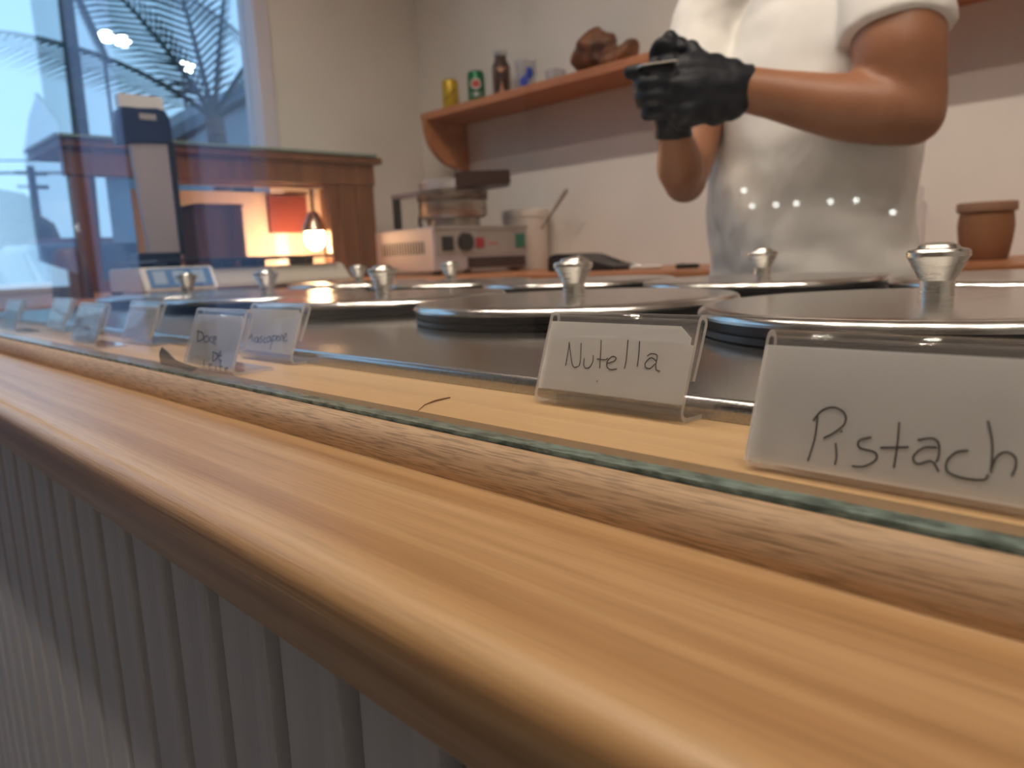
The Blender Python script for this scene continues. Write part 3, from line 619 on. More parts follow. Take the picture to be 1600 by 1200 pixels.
# pot with lid
c = on(1538, 398, 1, 1.72); c.z = ZB
t = empty('clay_pot', c, 'brown lidded clay pot on the back counter behind the worker', 'pot')
b = B(); lathe(b, [(0, 0), (.036, 0), (.040, .004), (.046, .035), (.049, .065), (.046, .092), (0, .092)], c, 40); obj('body', b, 'pot', t, True)
b = B(); lathe(b, [(0, .0922), (.051, .0922), (.052, .094), (.052, .108), (.050, .110), (0, .110)], c, 40); obj('lid', b, 'pot_lid', t, True, angle=30)
c = on(1428, 390, 1, 1.72); c.z = ZB
t = empty('squeeze_bottle', c, 'translucent plastic bottle beside the clay pot', 'bottle')
b = B(); lathe(b, [(0, 0), (.020, 0), (.0215, .004), (.0215, .115), (.012, .130), (0, .130)], c, 28); obj('body', b, 'bottle_clear', t, True)
b = B(); lathe(b, [(0, .1302), (.014, .1302), (.014, .150), (.006, .156), (.005, .176), (0, .176)], c, 24); obj('cap', b, 'bottle_clear', t, True)

# display case with lamp against the end wall, facing along the counter
cxf, cxb = -2.30, XE + .001
CZ0, CZ1 = ZB + .0005, .355
t = empty('display_case', ((cxf + cxb) / 2, 1.05, ZB), 'brown wooden display case with a glass top and a lit interior', 'display case')
def cyz(px, py): p = on(px, py, 0, cxf); return p.y, p.z
cy0, cy1 = .60, 1.545
obj('base', box(B(), cxb, cxf, cy0, cy1, CZ0, CZ0 + .03, .002), 'case_wood', t)
for (ya, yb_) in ((cy0, cy0 + .05), (.80, .845), (1.365, 1.40), (1.405, 1.47), (1.475, cy1)):
    obj('board', box(B(), cxf - .03, cxf, ya, yb_, CZ0 + .03, .262, .002), 'case_wood', t)
obj('top_rail', box(B(), cxf - .03, cxf + .004, cy0 - .01, cy1 + .005, .262, CZ1 - .022, .002), 'case_wood', t)
obj('cornice', box(B(), cxb, cxf + .02, cy0 - .02, cy1 + .03, CZ1 - .022, CZ1, .003), 'case_wood', t)
obj('glass_top', box(B(), cxb, cxf + .03, cy0 - .03, cy1 + .005, CZ1 + .0005, CZ1 + .009, .001), 'glass_edge', t)
obj('back_lining', box(B(), cxb, cxb + .006, .85, cy1 - .005, CZ0 + .03, .262), 'inner', t)
obj('end_panel', box(B(), cxb + .006, cxf - .03, cy1 - .03, cy1, CZ0 + .03, CZ1 - .022), 'case_wood', t)
obj('lintel', box(B(), cxf - .045, cxf - .031, .845, 1.365, .250, .262), 'inner', t)
obj('red_panel', box(B(), cxb + .008, cxb + .02, 1.30, 1.45, .12, .25), 'red_cloth', t)
a = cyz(305, 315); d = cyz(400, 400)
bx_ = empty('dark_box', (cxf - .13, (a[0] + d[0]) / 2, CZ0 + .03), 'dark brown box standing inside the lit display case', 'box')
obj('shell', box(B(), cxf - .20, cxf - .06, a[0] + .02, d[0] - .0, CZ0 + .0305, a[1] - .012, .004), 'dark_wood', bx_)
obj('box_lid', box(B(), cxf - .203, cxf - .057, a[0] + .017, d[0] + .003, a[1] - .0115, a[1], .003), 'dark_wood', bx_)
# lamp in the case
lc = on(492, 372, 0, cxf - .09)
lt = empty('case_lamp', (lc.x, lc.y, CZ0 + .03), 'glowing bulb with a metal reflector inside the display case', 'lamp')
b = B(); tube(b, [(lc.x, lc.y, .262), (lc.x, lc.y, lc.z + .085)], .006, 10); obj('stem', b, 'shade_metal', lt, True)
b = B(); lathe(b, [(0, .090), (.014, .088), (.022, .075), (.038, .045), (.048, .020), (.046, .020), (.036, .045), (.020, .073), (0, .080)], (lc.x, lc.y, lc.z), 32); obj('reflector', b, 'shade_metal', lt, True)
b = B(); blob(b, (lc.x, lc.y, lc.z), (.034, .034, .040), 3); obj('bulb', b, 'bulb', lt, True)
ld = bpy.data.lights.new('case_bulb_light', 'POINT'); ld.energy = 26; ld.color = (1, .62, .32); ld.shadow_soft_size = .03
lo = bpy.data.objects.new('bulb_light', ld); COL.objects.link(lo); lo.parent = lt; lo.location = Vector((0, 0, lc.z - .02 - (CZ0 + .03)))

# price scale on the side counter
qx = -1.60
t = empty('price_scale', (-1.70, .75, ZB), 'grey shop scale with a blue keypad on the side counter', 'scale')
b = prism(B(), [(-1.90, ZB + .008), (qx + .02, ZB + .008), (qx + .02, ZB + .015), (qx - .02, .004), (-1.88, .004)], 'y', .665, .985); bmesh.ops.bevel(b, geom=list(b.edges), offset=.003, segments=2, affect='EDGES'); obj('body', b, 'scale_body', t)
b = prism(B(), [(-1.80, ZB + .008), (qx + .022, ZB + .008), (qx + .022, ZB + .012), (qx - .004, .010), (-1.80, .010)], 'y', .520, .664); bmesh.ops.bevel(b, geom=list(b.edges), offset=.003, segments=2, affect='EDGES'); kp = obj('keypad_housing', b, 'scale_white', t)
k0 = Vector((qx + .0222, 0, ZB + .013)); k1 = Vector((qx - .0035, 0, .0095)); kd = (k1 - k0); kn = Vector((kd.z, 0, -kd.x)).normalized()
def kquad(y0, y1, s0, s1, off, m, nm, par):
    b = B(); A = [k0 + kd * s + Vector((0, y, 0)) + kn * off for y, s in ((y0, s0), (y1, s0), (y1, s1), (y0, s1))]; A2 = [v - kn * .002 for v in A]
    v1 = [b.verts.new(v) for v in A]; v2 = [b.verts.new(v) for v in A2]; b.faces.new(v1); b.faces.new(v2[::-1])
    for i in range(4): b.faces.new((v1[i], v1[(i + 1) % 4], v2[(i + 1) % 4], v2[i]))
    return obj(nm, b, m, par)
kq = kquad(.530, .655, .05, .92, .0015, 'blue_key', 'keypad', kp)
for i in range(3): kquad(.540 + .038 * i, .564 + .038 * i, .2, .8, .0025, 'pale_key', 'key_block', kq)
for fx in (-1.86, -1.62):
    for fy in (.55, .95): b = B(); lathe(b, [(0, ZB), (.012, ZB), (.012, ZB + .009), (0, ZB + .009)], (fx, fy, 0), 14); obj('foot', b, 'black', t)
obj('weighing_plate', box(B(), -1.90, qx, .555, .960, .0195, .0245, .002), 'black', t)
for fy in (.60, .72, .79, .91): obj('plate_support', box(B(), -1.72, -1.64, fy - .012, fy + .012, .004, .0195, .002), 'black', t)
# display tower
tw = empty('display_tower', (-1.95, .68, ZB), 'tall dark-headed display tower standing beside the scale', 'display tower')
tx = -1.95
def ty(px, py): p = on(px, py, 0, tx); return p.y, p.z
b = B(); hp = [ty(u, v) for u, v in ((183, 225), (179, 195), (181, 172), (190, 166), (245, 167), (258, 172), (266, 186), (271, 222), (262, 224), (225, 222))]
prism(b, hp, 'x', tx - .03, tx); bmesh.ops.bevel(b, geom=list(b.edges), offset=.003, segments=2, affect='EDGES'); hdp = obj('display_head', b, 'navy', tw)
a, d = ty(218, 186), ty(243, 179); obj('silver_badge', box(B(), tx, tx + .0015, a[0], d[0], a[1], d[1]), 'light_metal', hdp)
a, d = ty(187, 166), ty(254, 152); obj('paper_cap', box(B(), tx - .028, tx - .002, a[0], d[0], a[1] + .001, d[1]), 'scale_white', tw)
b = B(); prism(b, [ty(u, v) for u, v in ((264, 222), (272, 222), (290, 396), (284, 398))], 'x', tx - .03, tx); obj('side_rail', b, 'black', tw)
b = B(); prism(b, [ty(u, v) for u, v in ((205, 224), (263, 224), (283, 396), (236, 398))], 'x', tx - .025, tx - .006); obj('tower_panel', b, 'lilac_metal', tw)
p = ty(262, 397); obj('tower_foot', box(B(), tx - .07, tx + .008, p[0] - .07, p[0] + .03, ZB + .0002, p[1] + .004, .003), 'black', tw)
# brown wooden pot at the end
c = on(112, 440, 0, -1.75); c.z = ZB
b = B(); lathe(b, [(0, 0), (.036, 0), (.037, .004), (.033, .05), (.027, .088), (.020, .100), (.010, .104), (0, .104)], c, 28)
tag(obj('wooden_vase', b, 'dark_wood', smooth=True), 'dark brown tapered wooden vase at the window end of the side counter', 'vase')

# ================================================================== WORKER
pw = empty('person', (cp(1262, 300, 1.23).x, cp(1262, 300, 1.23).y, ZF), 'person in a white T-shirt and black gloves working behind the lids', 'person')
TC = cp(1262, 250, 1.27); TCx, TCy = TC.x, TC.y
shl = cp(1393, -30, 1.06); shr = cp(1135, -25, 1.36)
ax = Vector((shl.x - shr.x, shl.y - shr.y, 0)).normalized(); fw = Vector((ax.y, -ax.x, 0))
if fw.x > 0: fw = -fw                                       # faces the scoops and the window end
k_ = 1.13 / F; 
ZS = shl.z
def ring_tube(bm, rings, seg=28, closed=True):
    R = []
    for (cx_, cy_, z, a, b_) in rings:
        R.append([bm.verts.new(Vector((cx_, cy_, z)) + ax * a * math.cos(2 * math.pi * i / seg) + fw * b_ * math.sin(2 * math.pi * i / seg)) for i in range(seg)])
    for p, q in zip(R, R[1:]):
        for i in range(seg): bm.faces.new((p[i], p[(i + 1) % seg], q[(i + 1) % seg], q[i]))
    bm.faces.new(R[0]); bm.faces.new(R[-1][::-1]); return bm
E1 = cp(1420, 168, 1.12); W1 = cp(1160, 140, 1.09)
E2 = cp(1069, 285, 1.23); W2 = cp(1054, 212, 1.15)
def rp_(px, d): return px * d / F
nk = Vector((TCx, TCy, 0)) + fw * .015
hc = Vector((TCx, TCy, ZS + .235)) + fw * .045
b = B()
# near arm: upper arm and forearm follow the outline in the photograph
chain(b, [(shl, .056), (cp(1402, 40, 1.05), .060), (cp(1406, 90, 1.045), .060), (cp(1420, 140, 1.045), .048), (cp(1425, 172, 1.045), .043)], 20)
chain(b, [(cp(1425, 178, 1.045), .043), (cp(1375, 172, 1.05), .047), (cp(1320, 168, 1.06), .045), (cp(1260, 158, 1.07), .039), (cp(1205, 147, 1.08), .0335), (cp(1165, 140, 1.085), .0315), (cp(1130, 136, 1.085), .030)], 20)
# far arm
chain(b, [(shr, .058), (cp(1105, 100, 1.33), .054), (cp(1085, 200, 1.29), .048), (cp(1070, 285, 1.24), .034)], 18)
chain(b, [(cp(1068, 290, 1.235), .028), (cp(1063, 262, 1.20), .038), (cp(1058, 232, 1.17), .030), (W2, .025), (cp(1051, 180, 1.14), .024)], 18)
ring_tube(b, [(TCx, TCy, -.12, .150, .105), (TCx, TCy, .0, .145, .10), (TCx, TCy, .2, .160, .105), (TCx, TCy, ZS - .06, .170, .10), (TCx, TCy, ZS + .02, .13, .075), (TCx, TCy, ZS + .05, .07, .06)])
chain(b, [((nk.x, nk.y, ZS + .02), .058), ((nk.x, nk.y, ZS + .09), .054), (tuple(Vector((hc.x, hc.y, ZS + .16)) - fw * .02), .055)], 16)
def head_pt(f, s, u): return hc + fw * f + ax * s + Vector((0, 0, u))
hb = blob(b, hc, (1, 1, 1), 4)
for v in hb:
    l = v.co - hc; f_, s_, u_ = l.dot(fw), l.dot(ax), l.z
    wv = 1 - .22 * max(0, -u_); v.co = head_pt(f_ * .098, s_ * .076 * wv, u_ * .122 - .0)
chain(b, [(head_pt(.096, 0, .012), .008), (head_pt(.112, 0, -.018), .012), (head_pt(.108, 0, -.026), .013)], 10)
for s in (-1, 1):
    blob(b, head_pt(-.005, s * .078, -.008), (.016, .016, .030), 2)
    blob(b, head_pt(.084, s * .030, .022), (.022, .022, .010), 2)
    hip = Vector((TCx, TCy, -.14)) + ax * s * .085
    foot = Vector((TCx, TCy, ZF + .09)) + ax * s * .10
    chain(b, [(hip, .085), (hip.lerp(foot, .45), .062), (hip.lerp(foot, .52), .055), (hip.lerp(foot, .7), .052), (foot, .036)], 16)
blob(b, head_pt(.088, 0, -.092), (.03, .03, .02), 2)
body = remesh('body', b, 'skin', pw, .0065, 6)
# face details, hair
for s in (-1, 1):
    b = B(); blob(b, head_pt(.088, s * .031, .008), (.011, .011, .008), 2); obj('eye', b, 'eye', pw, True)
b = B(); blob(b, head_pt(.096, 0, -.056), (.014, .014, .006), 2)
for v in b.verts:
    l = v.co - head_pt(.096, 0, -.056); v.co = head_pt(.096, 0, -.056) + fw * l.dot(fw) * .5 + ax * l.dot(ax) * 1.8 + Vector((0, 0, l.z))
obj('mouth', b, 'lip', pw, True)
b = B(); hb = blob(b, hc, (1, 1, 1), 4)
for v in hb:
    l = v.co - hc; f_, s_, u_ = l.dot(fw), l.dot(ax), l.z
    lim = -.35 + 1.0 * max(0, f_)
    if u_ < lim: u_ = lim; f_ *= .9; s_ *= .9
    v.co = head_pt(f_ * .104 - .006, s_ * .083, u_ * .130 + .002)
obj('hair', b, 'hair', pw, True)
# trousers, shoes
b = B(); ring_tube(b, [(TCx, TCy, -.22, .165, .12), (TCx, TCy, -.10, .163, .118), (TCx, TCy, -.03, .158, .112)])
for s in (-1, 1):
    hip = Vector((TCx, TCy, -.17)) + ax * s * .083; foot = Vector((TCx, TCy, ZF + .075)) + ax * s * .10
    chain(b, [(hip, .094), (hip.lerp(foot, .5), .075), (foot, .058)], 16)
remesh('trousers', b, 'trouser', pw, .011, 4)
for s in (-1, 1):
    foot = Vector((TCx, TCy, ZF + .04)) + ax * s * .10; b = B(); chain(b, [(foot - fw * .05, .038), (foot + fw * .05, .037), (foot + fw * .15, .030)], 14)
    for v in b.verts: v.co.z = max(v.co.z, ZF + .001)
    obj('shoe', b, 'shoe', pw, True)
# T-shirt
b = B()
ring_tube(b, [(TCx, TCy, -.16, .195, .146), (TCx, TCy, -.10, .192, .144), (TCx, TCy, .0, .186, .138), (TCx, TCy, .12, .184, .134), (TCx, TCy, .24, .184, .132), (TCx, TCy, ZS - .06, .180, .120), (TCx, TCy, ZS + .0, .165, .098), (TCx, TCy, ZS + .045, .105, .078), (TCx, TCy, ZS + .062, .075, .068)], 36)
def sleeve(p0, p1, p2, r0, r1, r2):
    ins = p2 + (p1 - p2).normalized() * .02
    tube(b, [p0, p1, p2, p2 + (p2 - p1).normalized() * .001, ins], [r0, r1, r2, r2 - .006, r2 - .008], 22)
sleeve(shl + Vector((0, 0, .0)), cp(1397, 5, 1.053), cp(1399, 52, 1.05), .066, .069, .072)
sleeve(shr, cp(1108, 80, 1.335), cp(1092, 178, 1.30), .070, .068, .063)
blob(b, shl, (.07, .07, .066), 2); blob(b, shr, (.068, .068, .064), 2)
def wrinkle(bb):
    for v in bb.verts:
        p = v.co; q = Vector((p.x * 9 + p.z * 5, p.y * 9, p.z * 7))
        q2 = Vector((p.x * 16, p.y * 16, p.z * 26)); lowf = max(0.25, min(1.0, (0.25 - p.z) * 3))
        v.co += v.normal * (noise.noise(q) * .015 + noise.noise(q2) * .0065 * lowf)
remesh('t_shirt', b, 'shirt', pw, .0065, 6, wrinkle)
# gloves
def gpt(px, py, d): return cp(px, py, d)
b = B()
D1 = 1.075
tube(b, [gpt(1168, 141, 1.09), gpt(1160, 140, 1.09), gpt(1150, 140, 1.088), gpt(1132, 139, 1.085)], [.0355, .0350, .0355, .037], 24)
# back of the near hand: flattened, broad towards the knuckles
for (u, v, r) in ((1140, 120, .026), (1140, 158, .028), (1115, 112, .026), (1115, 140, .030), (1115, 168, .026), (1090, 108, .024), (1085, 135, .030), (1085, 165, .028), (1068, 150, .030), (1066, 120, .026), (1068, 178, .024)):
    blob(b, gpt(u, v, D1 + .005), (r, r, r), 2)
chain(b, [(gpt(1132, 125, 1.083), .030), (gpt(1075, 112, D1), .026)], 14); chain(b, [(gpt(1132, 150, 1.083), .031), (gpt(1072, 172, D1), .026)], 14); chain(b, [(gpt(1130, 138, 1.08), .032), (gpt(1068, 142, D1 - .004), .029)], 14)
# its four fingers reach over the other hand and curl
chain(b, [(gpt(1062, 112, D1), .0135), (gpt(1030, 111, D1 - .012), .0120), (gpt(1004, 112, D1 - .010), .0110), (gpt(984, 113, D1), .0095)], 12)
chain(b, [(gpt(1056, 134, D1 - .004), .0145), (gpt(1022, 130, D1 - .018), .0130), (gpt(1004, 133, D1 - .008), .0120), (gpt(998, 140, D1 + .015), .0105)], 12)
chain(b, [(gpt(1056, 155, D1 - .002), .0140), (gpt(1024, 150, D1 - .016), .0125), (gpt(1005, 153, D1 - .004), .0115), (gpt(1004, 160, D1 + .018), .0100)], 12)
chain(b, [(gpt(1060, 175, D1 + .002), .0130), (gpt(1034, 174, D1 - .008), .0110), (gpt(1018, 177, D1 - .002), .0100), (gpt(1010, 180, D1 + .006), .0090)], 12)
chain(b, [(gpt(1105, 105, D1 + .01), .018), (gpt(1088, 88, D1 + .018), .0145), (gpt(1080, 74, D1 + .022), .0115)], 12)      # thumb
def glove_wr(bb):
    for v in bb.verts: v.co += v.normal * (noise.noise(v.co * 55) * .0016)
remesh('glove', b, 'glove', pw, .0032, 3, glove_wr)
b = B(); D2 = 1.125
tube(b, [gpt(1052, 216, 1.152), gpt(1052, 210, 1.15), gpt(1051, 196, 1.143), gpt(1050, 180, 1.135)], [.0285, .0285, .0275, .028], 22)
chain(b, [(gpt(1050, 190, 1.138), .027), (gpt(1047, 150, D2), .030), (gpt(1046, 110, D2 - .004), .028)], 16)
chain(b, [(gpt(1058, 185, 1.138), .022), (gpt(1064, 140, D2), .026), (gpt(1062, 105, D2), .024)], 14)
for (P) in ([(1030, 104, 0), (1027, 82, -.012), (1034, 70, -.022), (1046, 72, -.026)], [(1042, 100, .002), (1042, 72, -.004), (1046, 60, -.012), (1050, 62, -.02)],
            [(1054, 100, .004), (1058, 78, -.004), (1064, 70, -.016), (1068, 76, -.026)], [(1066, 102, .006), (1072, 84, 0), (1076, 76, -.010), (1078, 82, -.02)]):
    chain(b, [(gpt(u, v, D2 + e), r) for (u, v, e), r in zip(P, (.0135, .0125, .0115, .0100))], 12)
chain(b, [(gpt(1034, 150, D2 - .01), .016), (gpt(1022, 124, D2 - .03), .0130), (gpt(1024, 100, D2 - .036), .0110)], 12)
remesh('glove', b, 'glove', pw, .0032, 3, glove_wr)
b = B(); a, d = gpt(998, 104, 1.052), gpt(1052, 98, 1.062); nrm = (d - a).normalized(); upv = Vector((0, 0, 1)); sdv = nrm.cross(upv)
A = [a - sdv * .012, a + sdv * .012, d + sdv * .016, d - sdv * .016]; v1 = [b.verts.new(v + upv * .001) for v in A]; v2 = [b.verts.new(v - upv * .001) for v in A]
b.faces.new(v1); b.faces.new(v2[::-1])
for i in range(4): b.faces.new((v1[i], v1[(i + 1) % 4], v2[(i + 1) % 4], v2[i]))
tag(obj('spatula_blade', b, 'blade'), 'thin pale metal blade held between the black gloves', 'spatula')

# ================================================================== LAMPS IN THE SHOP
for (ty_, xs_, W_, where) in ((.45, (-1.7, -1.2, -.7, -.2, .3, .8), SPOT_W[0], 'over the gelato lids'), (-.19, (-1.0, -.45, .1, .65), SPOT_W[1], 'over the customer side')):
    tag(obj('ceiling_track', box(B(), -2.2, 1.2, ty_ - .015, ty_ + .015, ZC - .035, ZC - .0005, .002), 'black'), 'black ceiling track ' + where, 'lamp track')
    sp0 = None
    for q_, x in enumerate(xs_):
        c = Vector((x, ty_, ZC - .20))
        if sp0 is None:
            sp0 = t = empty('track_spotlight', c, 'small black spotlight on the ceiling track ' + where, 'spotlight', 'spotlights on the track ' + where)
            b = B(); tube(b, [c + Vector((0, 0, .164)), c + Vector((0, 0, .09))], .008, 10); obj('stem', b, 'black', t, True)
            b = B(); lathe(b, [(0, .092), (.028, .090), (.036, .07), (.036, .0), (.032, .0), (.031, .03), (0, .031)], c, 28); obj('can', b, 'black', t, True)
            b = B(); lathe(b, [(0, .028), (.030, .028), (.030, .022), (0, .018)], c, 28); obj('lens', b, 'spot_glow', t, True)
            sl = bpy.data.lights.new('spot_light', 'SPOT'); sl.energy = W_ * 4; sl.color = SPOT_COL; sl.shadow_soft_size = .03; sl.spot_size = math.radians(150); sl.spot_blend = .6
            so = bpy.data.objects.new('spot_light', sl); COL.objects.link(so); so.parent = t; so.location = (0, 0, .004)
        else:
            t = copy_tree(sp0); t.location = c + Vector((0, 0, H))
        t['label'] = row_words[q_] + ' small black spotlight from the street end of the track ' + where
# lamp cord added behind the customer to make the spots mirrored in the glass
st = empty('added_lamp_cord', (-1.2, YC, .2), 'added cord of small white lamps making the spots mirrored in the glass', 'added lamps')
pts = []
for (u, v) in ((1165, 298), (1178, 322), (1215, 320), (1247, 318), (1300, 315), (1340, 313), (1397, 332)):
    q = on(u, v, 1, 2 * YG - YC - .02); pts.append(Vector((q.x, 2 * YG - q.y, q.z)))
b = B(); tube(b, pts, .003, 6); obj('cord', b, 'black', st, True)
for i, q in enumerate(pts): b = B(); blob(b, q + Vector((0, .006, 0)), (.009, .009, .009), 2); obj('added_bulb', b, 'street_glow', st, True)

def on_(px, py, X): return on(px, py, 0, X)
# ================================================================== STREET OUTSIDE THE OPENING (seen mirrored in the glass)
gr = box(B(), -90, XE - .125, -60, 30, ZF - .08, ZF - .02); struct('ground', gr, 'asphalt')
def frond(bm, p0, d0, L, droop, wl):
    d = Vector(d0).normalized(); p = Vector(p0); pts = [p.copy()]; N = 14
    for i in range(N):
        d = (d + Vector((0, 0, -droop / N))).normalized(); p = p + d * L / N; pts.append(p.copy())
    tube(bm, pts, [.018 * (1 - .9 * i / N) + .002 for i in range(N + 1)], 5)
    for i in range(2, N + 1):
        for k in (0, .33, .66):
            q = pts[i - 1].lerp(pts[i], k); dd = (pts[i] - pts[i - 1]).normalized(); s = dd.cross(Vector((0, 0, 1))); s = s.normalized() if s.length > .05 else Vector((0, 1, 0))
            w_ = wl * math.sin(math.pi * min(1, (i + k) / N * .85 + .12))
            for sg in (-1, 1):
                e = q + (s * sg * .75 + dd * .6 + Vector((0, 0, -.35))).normalized() * w_; h = dd * .0095
                mid = q.lerp(e, .5) + Vector((0, 0, .02))
                bm.faces.new([bm.verts.new(v) for v in (q - h, mid - h * 1.2, e, mid + h * 1.2, q + h)])
def palm(base, top, fr, lab, L=1.7):
    t = empty('palm_tree', base, lab, 'palm tree')
    b = B(); tube(b, [base, base.lerp(top, .5) + Vector((.03, .02, 0)), top], [.09, .07, .06], 12); obj('trunk', b, 'trunk', t, True)
    for (dx, dy, dz, L_, dr) in fr:
        b = B(); frond(b, top, (dx, dy, dz), L_, dr, .42); obj('frond', b, 'palm', t)
tp = on_(335, 185, -5.2); bs = tp.copy(); bs.z = ZF - .02
palm(bs, tp, [(.1, -.55, .9, 1.7, .9), (.1, .5, .9, 1.6, .8), (.05, .15, 1, 1.7, .4), (.1, -.2, 1, 1.7, .5), (-.2, .9, .7, 1.8, 1.0), (.2, -.95, .6, 1.9, .9)], 'young palm with upright fronds just outside the opening')
tp = on_(95, -60, -7.6); bs = tp.copy(); bs.z = ZF - .02; bs.y -= .1
palm(bs, tp, [(.05, .25, -.6, .9, .3), (.2, 1, .2, 2.0, 1.2), (.1, 1, .6, 2.2, 1.2), (.1, -.6, .2, 1.2, 1.2), (-.2, -.6, .6, 1.3, 1.0)], 'taller palm with drooping fronds beside the pale flag')
# pale feather flag
fa = mir(78, 430, -6.2); fz0, fz1 = mir(78, 430, -6.2).z, mir(78, 150, -6.2).z; fy0, fy1 = mir(110, 300, -6.2).y, mir(48, 300, -6.2).y
t = empty('feather_flag', (-6.2, fy0, ZF - .02), 'pale lilac feather flag standing on the pavement', 'flag')
b = B(); tube(b, [(-6.2, fy0, ZF - .02), (-6.2, fy0, fz1 - .15), (-6.2, (fy0 + fy1) / 2, fz1 + .01)], .012, 8); obj('flag_pole', b, 'pole', t, True)
pr = [(fy0 + .012, fz0), (fy1, fz0 + .1), (fy1 + .0, fz1 - .4), (fy1 - .06, fz1 - .15), ((fy0 + fy1) / 2, fz1), (fy0 + .012, fz1 - .2)]
obj('flag_cloth', prism(B(), pr, 'x', -6.203, -6.197), 'flag', t)
# house with sloping roof
ha, hb_ = on_(268, 300, -10.0), on_(470, 300, -10.0); e0 = on_(268, 216, -10).z; e1 = on_(440, 105, -10).z
hy0, hy1 = ha.y, hb_.y + 2.5
t = empty('grey_house', (-11.5, (hy0 + hy1) / 2, ZF - .02), 'grey house with a sloping slate roof across the street', 'house')
mid = on_(440, 105, -10).y
obj('walls', prism(B(), [(hy0 + .15, ZF - .02), (hy1, ZF - .02), (hy1, e0 - .2), (mid, e1 - .15), (hy0 + .15, e0 - .1)], 'x', -13, -10), 'house', t)
obj('roof', prism(B(), [(hy0 - .1, e0 - .12), (mid, e1 - .13), (mid, e1 + .02), (hy0 - .1, e0 + .03)], 'x', -13.2, -9.8), 'roof', t); obj('roof', prism(B(), [(mid, e1 - .13), (hy1 + .2, e0 - .3), (hy1 + .2, e0 - .15), (mid, e1 + .02)], 'x', -13.2, -9.8), 'roof', t)
for yy in (hy0 + .9, hy0 + 1.9): wv = obj('window', box(B(), -10.0, -9.97, yy - .3, yy + .3, .2, 1.2), 'frame_white', t); obj('pane', box(B(), -9.97, -9.96, yy - .26, yy + .26, .24, 1.16), 'car_glass', wv)
# low red-roofed shed
ra, rb = on_(85, 392, -20), on_(265, 366, -20)
t = empty('red_roofed_shed', (-21, (ra.y + rb.y) / 2, ZF - .02), 'long low building with a dark red roof across the street', 'building')
obj('walls', box(B(), -22, -20.2, ra.y, rb.y, ZF - .02, ra.z), 'house', t); obj('roof', prism(B(), [(-22.4, ra.z), (-19.9, ra.z), (-19.9, ra.z + .12), (-21.2, rb.z), (-22.4, ra.z + .12)], 'y', ra.y - .2, rb.y + .2), 'red_roof', t)
# utility pole with wires
pp = on_(48, 268, -26)
t = empty('utility_pole', (pp.x, pp.y, ZF - .02), 'thin utility pole with cross-arms and wires down the street', 'utility pole')
b = B(); tube(b, [(pp.x, pp.y, ZF - .02), (pp.x, pp.y, pp.z + .15)], [.14, .10], 10); obj('post', b, 'pole', t, True)
for z in (on_(48, 292, -26).z, on_(48, 271, -26).z): obj('cross_arm', box(B(), pp.x - .05, pp.x + .05, pp.y - .4, pp.y + .4, z - .05, z + .05), 'pole', t)
for k, (dz, s) in enumerate(((0, -.35), (0, .35), (.35, 0))):
    b = B(); a = Vector((pp.x, pp.y + s, on_(48, 271, -26).z + dz)); tube(b, [a + Vector((6, 14, .8)), a + Vector((3, 6, .1)), a, a + Vector((-1, -8, -.1)), a + Vector((-2, -22, 1))], .018, 5); obj('wire', b, 'pole', t)
# trees far down the street
t0 = on_(8, 360, -24); t = empty('street_tree', (t0.x, t0.y, ZF - .02), 'dark round tree far down the street', 'tree')
b = B(); tube(b, [(t0.x, t0.y, ZF - .02), (t0.x, t0.y, t0.z)], .15, 8); obj('trunk', b, 'trunk', t)
b = B()
for k in range(9): blob(b, t0 + Vector((random.uniform(-.5, .5), random.uniform(-.9, .9), random.uniform(-.3, .6))), (.6, .7, .5), 2)
obj('crown', b, 'foliage', t)
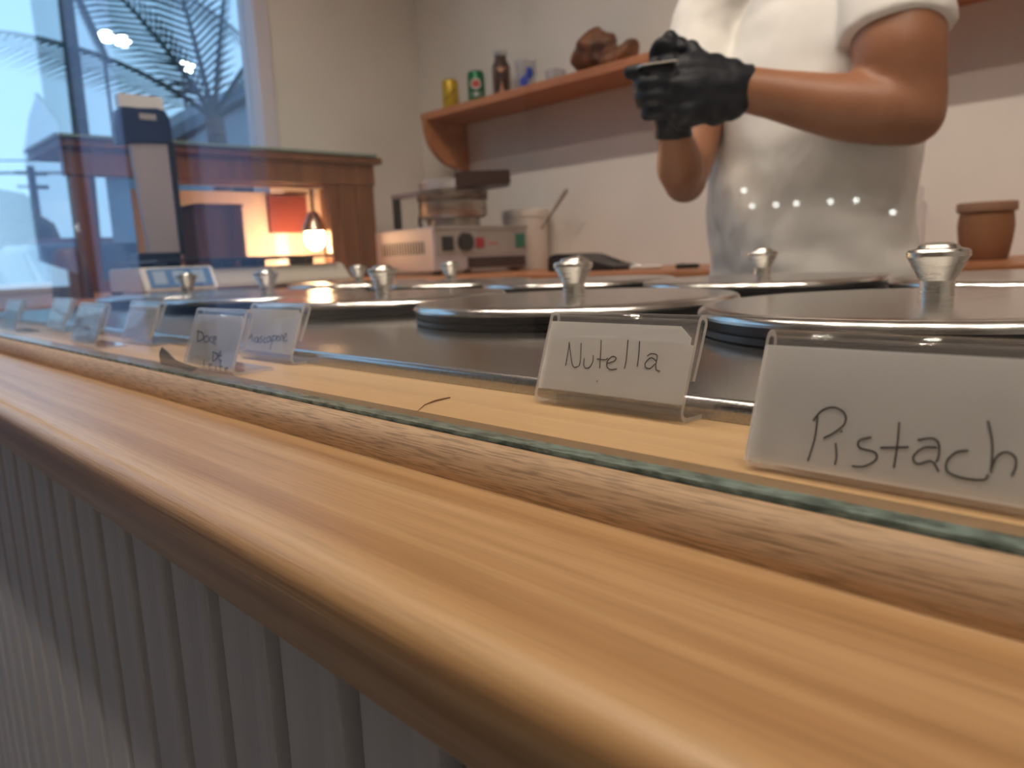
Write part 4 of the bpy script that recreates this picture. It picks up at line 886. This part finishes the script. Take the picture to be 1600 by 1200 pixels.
# cars
def car(x, y, m, lab, tail=False):
    t = empty('parked_car', (x, y, ZF - .02), lab, 'car'); z = ZF - .02
    b = prism(B(), [(x + 2, z + .25), (x + 2.05, z + .55), (x + 1.9, z + .78), (x + .9, z + .92), (x + .3, z + 1.38), (x - 1.2, z + 1.42), (x - 1.9, z + .95), (x - 2.1, z + .85), (x - 2.1, z + .25)], 'y', y - .83, y + .83)
    bmesh.ops.bevel(b, geom=list(b.edges), offset=.06, segments=2, affect='EDGES'); body_ = obj('body', b, m, t, True)
    b = prism(B(), [(x + .86, z + .96), (x + .30, z + 1.34), (x + .33, z + 1.36), (x + .92, z + .97)], 'y', y - .68, y + .68); obj('windscreen', b, 'car_glass', t)
    for s in (-1, 1):
        obj('side_window', prism(B(), [(x + .6, z + .96), (x + .2, z + 1.30), (x - 1.1, z + 1.33), (x - 1.5, z + .97)], 'y', y + s * .832 - .006, y + s * .832 + .006), 'car_glass', t)
        b = B(); blob(b, (x + 1.99, y + s * .6, z + .66), (.06, .13, .08), 2); obj('headlamp', b, 'tail_glow' if tail else 'street_glow', t, True)
        for wx in (1.25, -1.3): b = B(); lathe(b, [(0, -.1), (.2, -.1), (.31, -.08), (.31, .08), (.2, .1), (0, .1)], (x + wx, y + s * .78, z + .31), 20, axis=Vector((0, 1, 0))); obj('wheel', b, 'rubber', t, True)
p = on_(215, 440, -8.6); car(-10.6, p.y + .2, 'car_grey', 'grey parked car with glowing headlamps facing the shop')
p = on_(30, 430, -13.5); car(-15.6, p.y - .3, 'car_blue', 'dark blue parked car beside the flag')
p = on_(250, 382, -13.5); car(-15.6, p.y + .4, 'car_grey', 'grey car with red lamps in front of the red-roofed building', True)
# street lamps
for (u, v, X, lab) in ((293, 104, -16.8, 'round white street lamp above the palm fronds'), (166, 57, -18.6, 'paired white street lamp high over the road'), (130, 355, -17.9, 'white lamp over the red-roofed building')):
    q = on_(u, v, X); t = empty('street_lamp', (q.x, q.y, ZF - .02), lab, 'street lamp')
    b = B(); tube(b, [(q.x - .3, q.y, ZF - .02), (q.x - .3, q.y, q.z + .1), (q.x, q.y, q.z + .12)], .035, 8); obj('post', b, 'pole', t, True)
    b = B(); blob(b, q, (.16, .16, .12), 2)
    if u == 166: blob(b, q + Vector((0, .33, -.05)), (.16, .16, .12), 2)
    obj('lamp_head', b, 'street_glow', t, True)

# facade added opposite the customer doorway to darken what the glass mirrors
t = empty('added_facade', (-6.8, -4.2, ZF - .02), 'grey-blue facade with a pale pillar, added opposite the doorway to darken the reflection', 'building')
obj('wall', box(B(), -7.2, -6.6, -8.0, -1.45, ZF - .02, 2.3), 'roof', t)
obj('pillar', box(B(), -6.6, -6.35, -2.95, -2.30, ZF - .02, 2.2, .02), 'flag', t); obj('pillar', box(B(), -6.6, -6.35, -1.75, -1.50, ZF - .02, 2.2, .02), 'flag', t)
